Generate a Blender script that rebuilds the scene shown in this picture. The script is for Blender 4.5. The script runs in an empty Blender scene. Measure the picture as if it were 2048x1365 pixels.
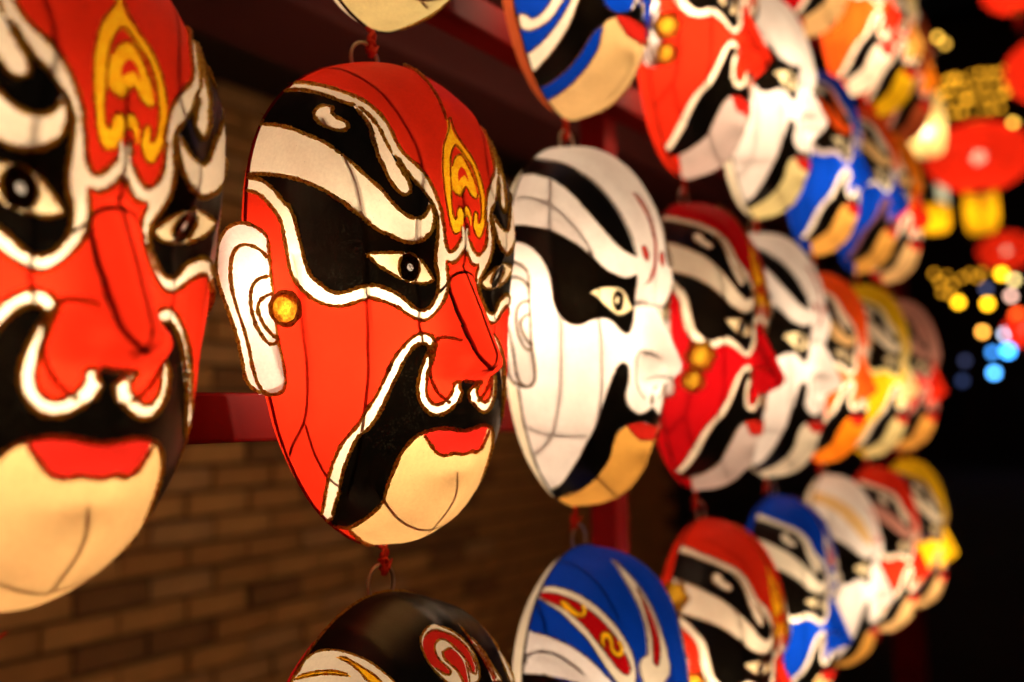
import bpy, math, json, random
import numpy as np
from mathutils import Vector, Matrix
from mathutils.geometry import delaunay_2d_cdt
random.seed(7); np.random.seed(7)
sc = bpy.context.scene
col = sc.collection
H = 0.40            # height of one opera mask in metres
Z0 = 1.60           # height of the middle row above the ground

# ------------------------------------------------------------------ camera
cam_d = bpy.data.cameras.new('camera'); cam = bpy.data.objects.new('camera', cam_d); col.objects.link(cam)
cam_d.sensor_width = 36; cam_d.lens = 36.07; cam_d.clip_start = .02; cam_d.clip_end = 300
CR = [[0.5356527, -0.8441274, -0.0229131], [-0.0536958, -0.0611275, 0.9966846], [0.8427294, 0.5326465, 0.0780692]]
CL = [-0.65984, -0.55316, 1.49949]
M = Matrix([[CR[0][0], CR[1][0], -CR[2][0], CL[0]], [CR[0][1], CR[1][1], -CR[2][1], CL[1]], [CR[0][2], CR[1][2], -CR[2][2], CL[2]], [0, 0, 0, 1]])
cam.matrix_world = M
cam_d.dof.use_dof = True; cam_d.dof.focus_distance = 0.7394; cam_d.dof.aperture_fstop = 2.8; cam_d.dof.aperture_blades = 0
sc.camera = cam

# ------------------------------------------------------------------ night sky, exposure
world = bpy.data.worlds.new('World'); sc.world = world; world.use_nodes = True
wt = world.node_tree; wt.nodes.clear()
sky = wt.nodes.new('ShaderNodeTexSky'); sky.sky_type = 'NISHITA'; sky.sun_disc = False
sky.sun_elevation = math.radians(3); sky.sun_rotation = math.radians(200)
bg = wt.nodes.new('ShaderNodeBackground'); bg.inputs['Strength'].default_value = 0.015
wo = wt.nodes.new('ShaderNodeOutputWorld')
wm_ = wt.nodes.new('ShaderNodeMix'); wm_.data_type = 'RGBA'; wm_.blend_type = 'MULTIPLY'; wm_.inputs[0].default_value = 1; wm_.inputs[7].default_value = (1, .66, .56, 1)   # town glow: warmer than a clear sky
wt.links.new(sky.outputs[0], wm_.inputs[6]); wt.links.new(wm_.outputs[2], bg.inputs[0]); wt.links.new(bg.outputs[0], wo.inputs[0])
sc.view_settings.view_transform = 'Standard'; sc.view_settings.look = 'None'
sc.view_settings.exposure = 0; sc.view_settings.gamma = 1
sc.render.engine = 'CYCLES'
cy = sc.cycles
cy.use_denoising = True; cy.max_bounces = 6; cy.diffuse_bounces = 3; cy.glossy_bounces = 2; cy.transmission_bounces = 4
cy.caustics_reflective = False; cy.caustics_refractive = False; cy.sample_clamp_indirect = 4; cy.sample_clamp_direct = 0
cy.use_light_tree = True
BULB_W = 2.2
BULB_C = (1.0, .79, .53)

# ------------------------------------------------------------------ materials
MATS = {}
def nd(t, k, **v):
    n = t.nodes.new(k)
    for a, b in v.items():
        if a in n.inputs: n.inputs[a].default_value = b
        else: setattr(n, a, b)
    return n
def newmat(name):
    m = bpy.data.materials.new(name); m.use_nodes = True; t = m.node_tree; t.nodes.clear()
    o = t.nodes.new('ShaderNodeOutputMaterial'); return m, t, o
def objcoord(t, scale=None):
    tc = t.nodes.new('ShaderNodeTexCoord'); return tc.outputs['Object']
def cloth(name, colr, trans, fac=.55, rough=.6):
    """thin lantern cloth: reflects a little, lets the bulb behind it glow through"""
    if name in MATS: return MATS[name]
    m, t, o = newmat(name); L = t.links
    oc = objcoord(t)
    n1 = nd(t, 'ShaderNodeTexNoise', Scale=22.0, Detail=4.0, Roughness=.6); L.new(oc, n1.inputs['Vector'])
    n2 = nd(t, 'ShaderNodeTexNoise', Scale=420.0, Detail=2.0); L.new(oc, n2.inputs['Vector'])
    def tint(c):
        mx = nd(t, 'ShaderNodeMix', data_type='RGBA'); mx.inputs[6].default_value = (*[x*.78 for x in c], 1); mx.inputs[7].default_value = (*[min(1, x*1.1) for x in c], 1)
        ad = nd(t, 'ShaderNodeMath', operation='MULTIPLY_ADD'); ad.inputs[1].default_value = .45; 
        L.new(n2.outputs[0], ad.inputs[0]); L.new(n1.outputs[0], ad.inputs[2])
        mr = nd(t, 'ShaderNodeMapRange'); mr.inputs[1].default_value = .45; mr.inputs[2].default_value = 1.0; L.new(ad.outputs[0], mr.inputs[0])
        L.new(mr.outputs[0], mx.inputs[0])
        big = nd(t, 'ShaderNodeTexNoise', Scale=7.0, Detail=3.0, Roughness=.55, Distortion=.6); L.new(oc, big.inputs['Vector'])
        br = nd(t, 'ShaderNodeMapRange'); br.inputs[1].default_value = .3; br.inputs[2].default_value = .7; br.inputs[3].default_value = .80; br.inputs[4].default_value = 1.06; L.new(big.outputs[0], br.inputs[0])
        sp = nd(t, 'ShaderNodeTexVoronoi', Scale=150.0); L.new(oc, sp.inputs['Vector'])
        sr = nd(t, 'ShaderNodeMapRange'); sr.inputs[1].default_value = .03; sr.inputs[2].default_value = .09; sr.inputs[3].default_value = .72; sr.inputs[4].default_value = 1.0; L.new(sp.outputs['Distance'], sr.inputs[0])
        m2 = nd(t, 'ShaderNodeMath', operation='MULTIPLY'); L.new(br.outputs[0], m2.inputs[0]); L.new(sr.outputs[0], m2.inputs[1])
        vm = nd(t, 'ShaderNodeVectorMath', operation='SCALE'); L.new(mx.outputs[2], vm.inputs[0]); L.new(m2.outputs[0], vm.inputs['Scale'])
        return vm.outputs[0]
    p = nd(t, 'ShaderNodeBsdfPrincipled', Roughness=rough); p.inputs['Specular IOR Level'].default_value = .3
    L.new(tint(colr), p.inputs['Base Color'])
    tr = nd(t, 'ShaderNodeBsdfTranslucent'); L.new(tint(trans), tr.inputs[0])
    b = nd(t, 'ShaderNodeBump', Strength=.25, Distance=.0006)
    n3 = nd(t, 'ShaderNodeTexNoise', Scale=700.0, Detail=2.0); L.new(oc, n3.inputs['Vector'])
    L.new(n3.outputs[0], b.inputs['Height'])
    b2 = nd(t, 'ShaderNodeBump', Strength=.35, Distance=.004); L.new(n1.outputs[0], b2.inputs['Height']); L.new(b.outputs[0], b2.inputs['Normal'])
    L.new(b2.outputs[0], p.inputs['Normal'])
    mx = nd(t, 'ShaderNodeMixShader', Fac=fac); L.new(p.outputs[0], mx.inputs[1]); L.new(tr.outputs[0], mx.inputs[2]); L.new(mx.outputs[0], o.inputs[0])
    MATS[name] = m; return m
def vinyl(name='black_vinyl'):
    """black painted cloth with pin holes that let specks of the bulb through"""
    if name in MATS: return MATS[name]
    m, t, o = newmat(name); L = t.links; oc = objcoord(t)
    p = nd(t, 'ShaderNodeBsdfPrincipled', Roughness=.38); p.inputs['Base Color'].default_value = (.006, .0055, .006, 1); p.inputs['Specular IOR Level'].default_value = .45
    n = nd(t, 'ShaderNodeTexNoise', Scale=620.0, Detail=2.0); L.new(oc, n.inputs['Vector'])
    b = nd(t, 'ShaderNodeBump', Strength=.25, Distance=.0005); L.new(n.outputs[0], b.inputs['Height']); L.new(b.outputs[0], p.inputs['Normal'])
    v = nd(t, 'ShaderNodeTexVoronoi', Scale=430.0); L.new(oc, v.inputs['Vector'])
    n4 = nd(t, 'ShaderNodeTexNoise', Scale=60.0, Detail=3.0); L.new(oc, n4.inputs['Vector'])
    r = nd(t, 'ShaderNodeMapRange'); r.inputs[1].default_value = .42; r.inputs[2].default_value = .10; r.inputs[3].default_value = 0.0; r.inputs[4].default_value = 1.0
    L.new(v.outputs['Distance'], r.inputs[0])
    mu = nd(t, 'ShaderNodeMath', operation='MULTIPLY'); L.new(r.outputs[0], mu.inputs[0])
    r2 = nd(t, 'ShaderNodeMapRange'); r2.inputs[1].default_value = .40; r2.inputs[2].default_value = .62; L.new(n4.outputs[0], r2.inputs[0]); L.new(r2.outputs[0], mu.inputs[1])
    ms = nd(t, 'ShaderNodeMath', operation='MULTIPLY_ADD'); ms.inputs[1].default_value = .0045; ms.inputs[2].default_value = .0006; L.new(mu.outputs[0], ms.inputs[0])
    tr = nd(t, 'ShaderNodeBsdfTranslucent'); tr.inputs[0].default_value = (.9, .72, .5, 1)
    mx = nd(t, 'ShaderNodeMixShader'); L.new(ms.outputs[0], mx.inputs[0]); L.new(p.outputs[0], mx.inputs[1]); L.new(tr.outputs[0], mx.inputs[2]); L.new(mx.outputs[0], o.inputs[0])
    MATS[name] = m; return m
def glitter(name, lo, hi, scale=650.0, metal=.55, trans=None, thr=(.25, .8)):
    if name in MATS: return MATS[name]
    m, t, o = newmat(name); L = t.links; oc = objcoord(t)
    v = nd(t, 'ShaderNodeTexVoronoi', Scale=scale); L.new(oc, v.inputs['Vector'])
    s = nd(t, 'ShaderNodeSeparateColor'); L.new(v.outputs['Color'], s.inputs[0])
    r = nd(t, 'ShaderNodeMapRange'); r.inputs[1].default_value = thr[0]; r.inputs[2].default_value = thr[1]; L.new(s.outputs[0], r.inputs[0])
    mx = nd(t, 'ShaderNodeMix', data_type='RGBA'); mx.inputs[6].default_value = (*lo, 1); mx.inputs[7].default_value = (*hi, 1); L.new(r.outputs[0], mx.inputs[0])
    p = nd(t, 'ShaderNodeBsdfPrincipled', Roughness=.32, Metallic=metal); L.new(mx.outputs[2], p.inputs['Base Color'])
    b = nd(t, 'ShaderNodeBump', Strength=.9, Distance=.0015); L.new(s.outputs[1], b.inputs['Height']); L.new(b.outputs[0], p.inputs['Normal'])
    if trans:
        tr = nd(t, 'ShaderNodeBsdfTranslucent'); L.new(mx.outputs[2], tr.inputs[0])
        ms = nd(t, 'ShaderNodeMixShader', Fac=trans); L.new(p.outputs[0], ms.inputs[1]); L.new(tr.outputs[0], ms.inputs[2]); L.new(ms.outputs[0], o.inputs[0])
    else: L.new(p.outputs[0], o.inputs[0])
    MATS[name] = m; return m
def glow_silk(name, key, clear):
    """thin lantern silk: cloth plus a little see-through, so the bulb shows as a hot core"""
    if name in MATS: return MATS[name]
    a, b = PAL[key]; cloth(name, a, b, .7); t = MATS[name].node_tree
    o = [n for n in t.nodes if n.type == 'OUTPUT_MATERIAL'][0]; s = o.inputs[0].links[0].from_socket
    tp = nd(t, 'ShaderNodeBsdfTransparent'); mx = nd(t, 'ShaderNodeMixShader', Fac=clear); t.links.new(s, mx.inputs[1]); t.links.new(tp.outputs[0], mx.inputs[2]); t.links.new(mx.outputs[0], o.inputs[0])
    return MATS[name]
def gauze():  # unseen mask back, made partly see-through so bulb light reaches the wall
    if 'back_gauze' in MATS: return MATS['back_gauze']
    m, t, o = newmat('back_gauze'); tr = nd(t, 'ShaderNodeBsdfTranslucent'); tr.inputs[0].default_value = (.85, .78, .68, 1); tp = nd(t, 'ShaderNodeBsdfTransparent'); df = nd(t, 'ShaderNodeBsdfDiffuse'); df.inputs[0].default_value = (.8, .75, .68, 1)
    a = nd(t, 'ShaderNodeMixShader', Fac=.5); b = nd(t, 'ShaderNodeMixShader', Fac=.5); L = t.links
    L.new(df.outputs[0], a.inputs[1]); L.new(tr.outputs[0], a.inputs[2]); L.new(a.outputs[0], b.inputs[1]); L.new(tp.outputs[0], b.inputs[2]); L.new(b.outputs[0], o.inputs[0])
    MATS['back_gauze'] = m; return m
def paint(name, colr, rough=.4, metal=0., noise=.25, scale=30., spec=.3):
    if name in MATS: return MATS[name]
    m, t, o = newmat(name); L = t.links; oc = objcoord(t)
    n = nd(t, 'ShaderNodeTexNoise', Scale=scale, Detail=5.0); L.new(oc, n.inputs['Vector'])
    mx = nd(t, 'ShaderNodeMix', data_type='RGBA'); mx.inputs[6].default_value = (*[c*(1-noise) for c in colr], 1); mx.inputs[7].default_value = (*[min(1, c*(1+noise)) for c in colr], 1); L.new(n.outputs[0], mx.inputs[0])
    p = nd(t, 'ShaderNodeBsdfPrincipled', Roughness=rough, Metallic=metal); p.inputs['Specular IOR Level'].default_value = spec; L.new(mx.outputs[2], p.inputs['Base Color'])
    b = nd(t, 'ShaderNodeBump', Strength=.3, Distance=.002); L.new(n.outputs[0], b.inputs['Height']); L.new(b.outputs[0], p.inputs['Normal'])
    L.new(p.outputs[0], o.inputs[0]); MATS[name] = m; return m
def emit(name, colr, s):
    if name in MATS: return MATS[name]
    m, t, o = newmat(name); e = nd(t, 'ShaderNodeEmission', Strength=s); e.inputs[0].default_value = (*colr, 1); t.links.new(e.outputs[0], o.inputs[0]); MATS[name] = m; return m

PAL = {
 'red': ((.48, .004, .004), (.74, .026, .008)), 'dark_red': ((.42, .002, .005), (.52, .004, .007)), 'orange_red': ((.7, .05, .01), (1., .10, .01)),
 'white': ((.82, .70, .62), (1., .80, .62)), 'bright_white': ((.84, .72, .66), (1., .83, .80)), 'lavender': ((.62, .52, .52), (.66, .52, .48)), 'peach': ((.82, .48, .25), (1., .60, .25)),
 'amber': ((.8, .38, .08), (1., .46, .09)), 'pale_yellow': ((.8, .62, .3), (1., .78, .36)), 'yellow': ((.8, .42, .01), (1., .56, .01)), 'orange': ((.8, .2, .01), (1., .25, .01)),
 'blue': ((.003, .02, .20), (.002, .045, .48)), 'eye_white': ((.78, .66, .45), (.95, .75, .46)), 'lip_red': ((.5, .009, .009), (.62, .02, .012)), 'pink': ((.6, .3, .26), (.6, .28, .22)),
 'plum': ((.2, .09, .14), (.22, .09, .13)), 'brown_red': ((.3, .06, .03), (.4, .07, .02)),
}
def mat(key):
    if key == 'black': return vinyl()
    if key == 'gold': return glitter('gold_glitter_cloth', (.9, .38, .006), (1., .58, .015), 800., .05, .58)
    if key == 'gold_disc': return glitter('gold_disc_foil', (.7, .33, .015), (1., .6, .04), 700., .1, .42)
    if key == 'cord': return glitter('gold_glitter_cord', (.60, .29, .03), (1., .78, .18), 560., .0, .5, thr=(.1, .5))
    if key == 'bronze_line': return glitter('dark_bronze_outline', (.04, .02, .01), (.45, .26, .06), 520., .4)
    if key == 'orange_line': return glitter('orange_gold_outline', (.25, .08, .02), (.8, .32, .05), 520., .3)
    if key == 'iris': return glitter('dark_glitter_iris', (.012, .007, .004), (.10, .05, .015), 900., .3)
    if key == 'silver': return glitter('silver_glitter_pupil', (.4, .38, .35), (.95, .93, .9), 900., .3, .3)
    a, b = PAL[key]
    return cloth('lantern_cloth_' + key, a, b, .6 if 'white' in key else .55)

# ------------------------------------------------------------------ object helpers
def link(name, me, material=None, parent=None):
    o = bpy.data.objects.new(name, me); col.objects.link(o)
    if parent is not None: o.parent = parent
    if material is not None:
        if len(me.materials) == 0: me.materials.append(material)
        o.material_slots[0].link = 'OBJECT'; o.material_slots[0].material = material
    return o
def tag(o, label, cat, group=None, kind=None):
    if label: o['label'] = label
    if cat: o['category'] = cat
    if group: o['group'] = group
    if kind: o['kind'] = kind
    return o
def empty(name, loc, rot=(0, 0, 0), sc_=1.):
    o = bpy.data.objects.new(name, None); col.objects.link(o); o.location = loc; o.rotation_euler = rot; o.scale = (sc_,)*3; o.empty_display_size = .05
    return o
def mesh(name, v, f, smooth=True, normals=None):
    me = bpy.data.meshes.new(name); me.from_pydata([tuple(map(float, p)) for p in v], [], [tuple(map(int, q)) for q in f])
    if smooth: me.polygons.foreach_set('use_smooth', [True]*len(me.polygons))
    me.update()
    if normals is not None: me.normals_split_custom_set_from_vertices([tuple(map(float, n)) for n in normals])
    return me
def tube(paths, r, sides=6, jitter=0., closed=False, nrm=None):
    """verts, faces of tubes along polylines"""
    V, F = [], []
    rng = np.random.RandomState(3)
    for P in paths:
        P = np.asarray(P, float); n = len(P)
        if n < 2: continue
        T = np.gradient(P, axis=0); T /= np.linalg.norm(T, axis=1)[:, None] + 1e-12
        up = np.array([.13, -1., .21]); N = np.cross(T, up); N /= np.linalg.norm(N, axis=1)[:, None] + 1e-9
        B = np.cross(T, N); base = len(V)
        for i in range(n):
            rr = r*(1 + jitter*rng.uniform(-1, 1)); tw = rng.uniform(0, 6.28) if jitter else 0
            if (i == 0 or i == n-1) and not closed: rr *= .5
            for k in range(sides):
                a = 2*math.pi*k/sides + tw*.15; rk = rr*(1 + jitter*.6*rng.uniform(-1, 1))
                V.append(P[i] + rk*(math.cos(a)*N[i] + math.sin(a)*B[i]))
        m = n if closed else n-1
        for i in range(m):
            for k in range(sides):
                a = base + i*sides + k; b = base + i*sides + (k+1) % sides; i2 = (i+1) % n
                F.append((a, b, base + i2*sides + (k+1) % sides, base + i2*sides + k))
        if not closed:
            F.append([base+k for k in range(sides)][::-1]); F.append([base+(n-1)*sides+k for k in range(sides)])
    return V, F
def box(x0, x1, y0, y1, z0, z1):
    v = [(x0, y0, z0), (x1, y0, z0), (x1, y1, z0), (x0, y1, z0), (x0, y0, z1), (x1, y0, z1), (x1, y1, z1), (x0, y1, z1)]
    f = [(0, 3, 2, 1), (4, 5, 6, 7), (0, 1, 5, 4), (1, 2, 6, 5), (2, 3, 7, 6), (3, 0, 4, 7)]
    return v, f
def bevel_box(x0, x1, y0, y1, z0, z1, b):
    import bmesh
    bm = bmesh.new(); v, f = box(x0, x1, y0, y1, z0, z1); vs = [bm.verts.new(p) for p in v]
    for q in f: bm.faces.new([vs[i] for i in q])
    bmesh.ops.bevel(bm, geom=bm.edges[:], offset=b, segments=2, affect='EDGES', profile=.5)
    me = bpy.data.meshes.new('bevelled'); bm.to_mesh(me); bm.free(); return me
def lathe(prof, n=24):
    V, F = [], []
    for r, z in prof:
        for k in range(n): V.append((r*math.cos(2*math.pi*k/n), r*math.sin(2*math.pi*k/n), z))
    for i in range(len(prof)-1):
        for k in range(n): F.append((i*n+k, i*n+(k+1) % n, (i+1)*n+(k+1) % n, (i+1)*n+k))
    return V, F

# ------------------------------------------------------------------ mask surface (unit height, y = outwards), on a unit disc
# ---- mask surface, unit height 1 ----
RIM_Z=[.5,.495,.485,.46,.43,.40,.36,.32,.25,.17,.08,-.02,-.12,-.2,-.28,-.34,-.39,-.43,-.47,-.49,-.5]
RIM_X=[0.,.05,.09,.145,.188,.224,.256,.28,.303,.313,.314,.305,.288,.268,.245,.216,.186,.147,.095,.054,0.]
def _prof(p,D,R,n=200):
    t=np.linspace(0,np.pi/2,n)
    m=np.sin(t)**(2/p); y=np.cos(t)**(2/p)
    s=np.concatenate([[0],np.cumsum(np.hypot(np.diff(m)*R,np.diff(y)*D))]); s/=s[-1]
    return s,m,y
def rim_r(al):
    # radius of rim in xz plane for angle al (from +x ccw)
    zs=np.array(RIM_Z); xs=np.array(RIM_X)
    an=np.arctan2(zs,xs); rr=np.hypot(xs,zs)
    an=an[::-1]; rr=rr[::-1]
    aa=np.arctan2(np.sin(al),np.abs(np.cos(al)))
    return np.interp(aa,an,rr)
_AL=np.radians(np.linspace(-90,90,361)); _RR=rim_r(_AL)
# smooth radius
_k=np.hanning(25); _k/=_k.sum()
_ext=np.concatenate([_RR[40:0:-1],_RR,_RR[-2:-42:-1]]); _RR=np.convolve(_ext,_k,'same')[40:-40]
P0,P1=2.15,2.75
_tab=[_prof(p,.25,.42) for p in np.linspace(P0,P1,7)]
def bump(x,z):
    ax=np.abs(x)
    # nose ridge
    t=np.clip((.05-z)/(.05+.125),0,1)          # 0 at bridge 1 at tip
    drop=1/(1+np.exp((-.163-z)/.0085))
    h=.088*t**.85*drop
    w=.026+.026*t
    r=h*np.exp(-(ax/w)**2.3*.8)
    wg=.054*np.exp(-(((ax-.054)/.029)**2+((z+.137)/.034)**2)**1.3)*(1/(1+np.exp((-.168-z)/.005)))
    r=(r**3.5+wg**3.5+1e-12)**(1/3.5)
    dw=np.hypot((ax-.052)/1.0,(z+.138)/1.0)
    r-= .006*np.exp(-((dw-.049)/.010)**2)*np.clip((ax-.02)/.03,0,1)*np.clip((z+.172)/.02,0,1)
    # brow bulge and eye hollow
    r+= .014*np.exp(-((ax-.11)/.09)**2-((z-.11)/.06)**2)
    r-= .012*np.exp(-((ax-.10)/.07)**2-((z-.02)/.04)**2)
    # mouth, chin
    r+= .012*np.exp(-(ax/.11)**2-((z+.30)/.12)**2)+.010*np.exp(-(ax/.065)**2-((z+.29)/.026)**2)
    r-= .006*np.exp(-(ax/.08)**2-((z+.345)/.02)**2)
    r+= .012*np.exp(-(ax/.07)**2-((z+.40)/.04)**2)
    return r
def surf(a,b):
    a=np.asarray(a,float); b=np.asarray(b,float)
    rho=np.hypot(a,b); al=np.arctan2(b,np.where(rho<1e-9,1,a))
    aa=np.arctan2(np.sin(al),np.abs(np.cos(al)))
    R=np.interp(aa,_AL,_RR)
    f=np.sin(aa)**2*(len(_tab)-1); i=np.clip(f.astype(int),0,len(_tab)-2); u=f-i
    m=np.zeros_like(rho); y=np.zeros_like(rho)
    rc=np.clip(rho,0,1)
    for k,(s,mm,yy) in enumerate(_tab):
        wk=np.where(i==k,1-u,0)+np.where(i+1==k,u,0)
        m+=wk*np.interp(rc,s,mm); y+=wk*np.interp(rc,s,yy)
    ex=np.clip(rho-1,0,1)
    m=m+ex*0; 
    x=R*m*np.cos(al); z=R*m*np.sin(al)
    D=.250+.015*np.clip(z/.2,-.35,1)
    Y=D*y+bump(x,z)*np.clip(y*3,0,1)
    Y=Y-ex*.3
    return np.stack([x,Y,z],-1)

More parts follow.
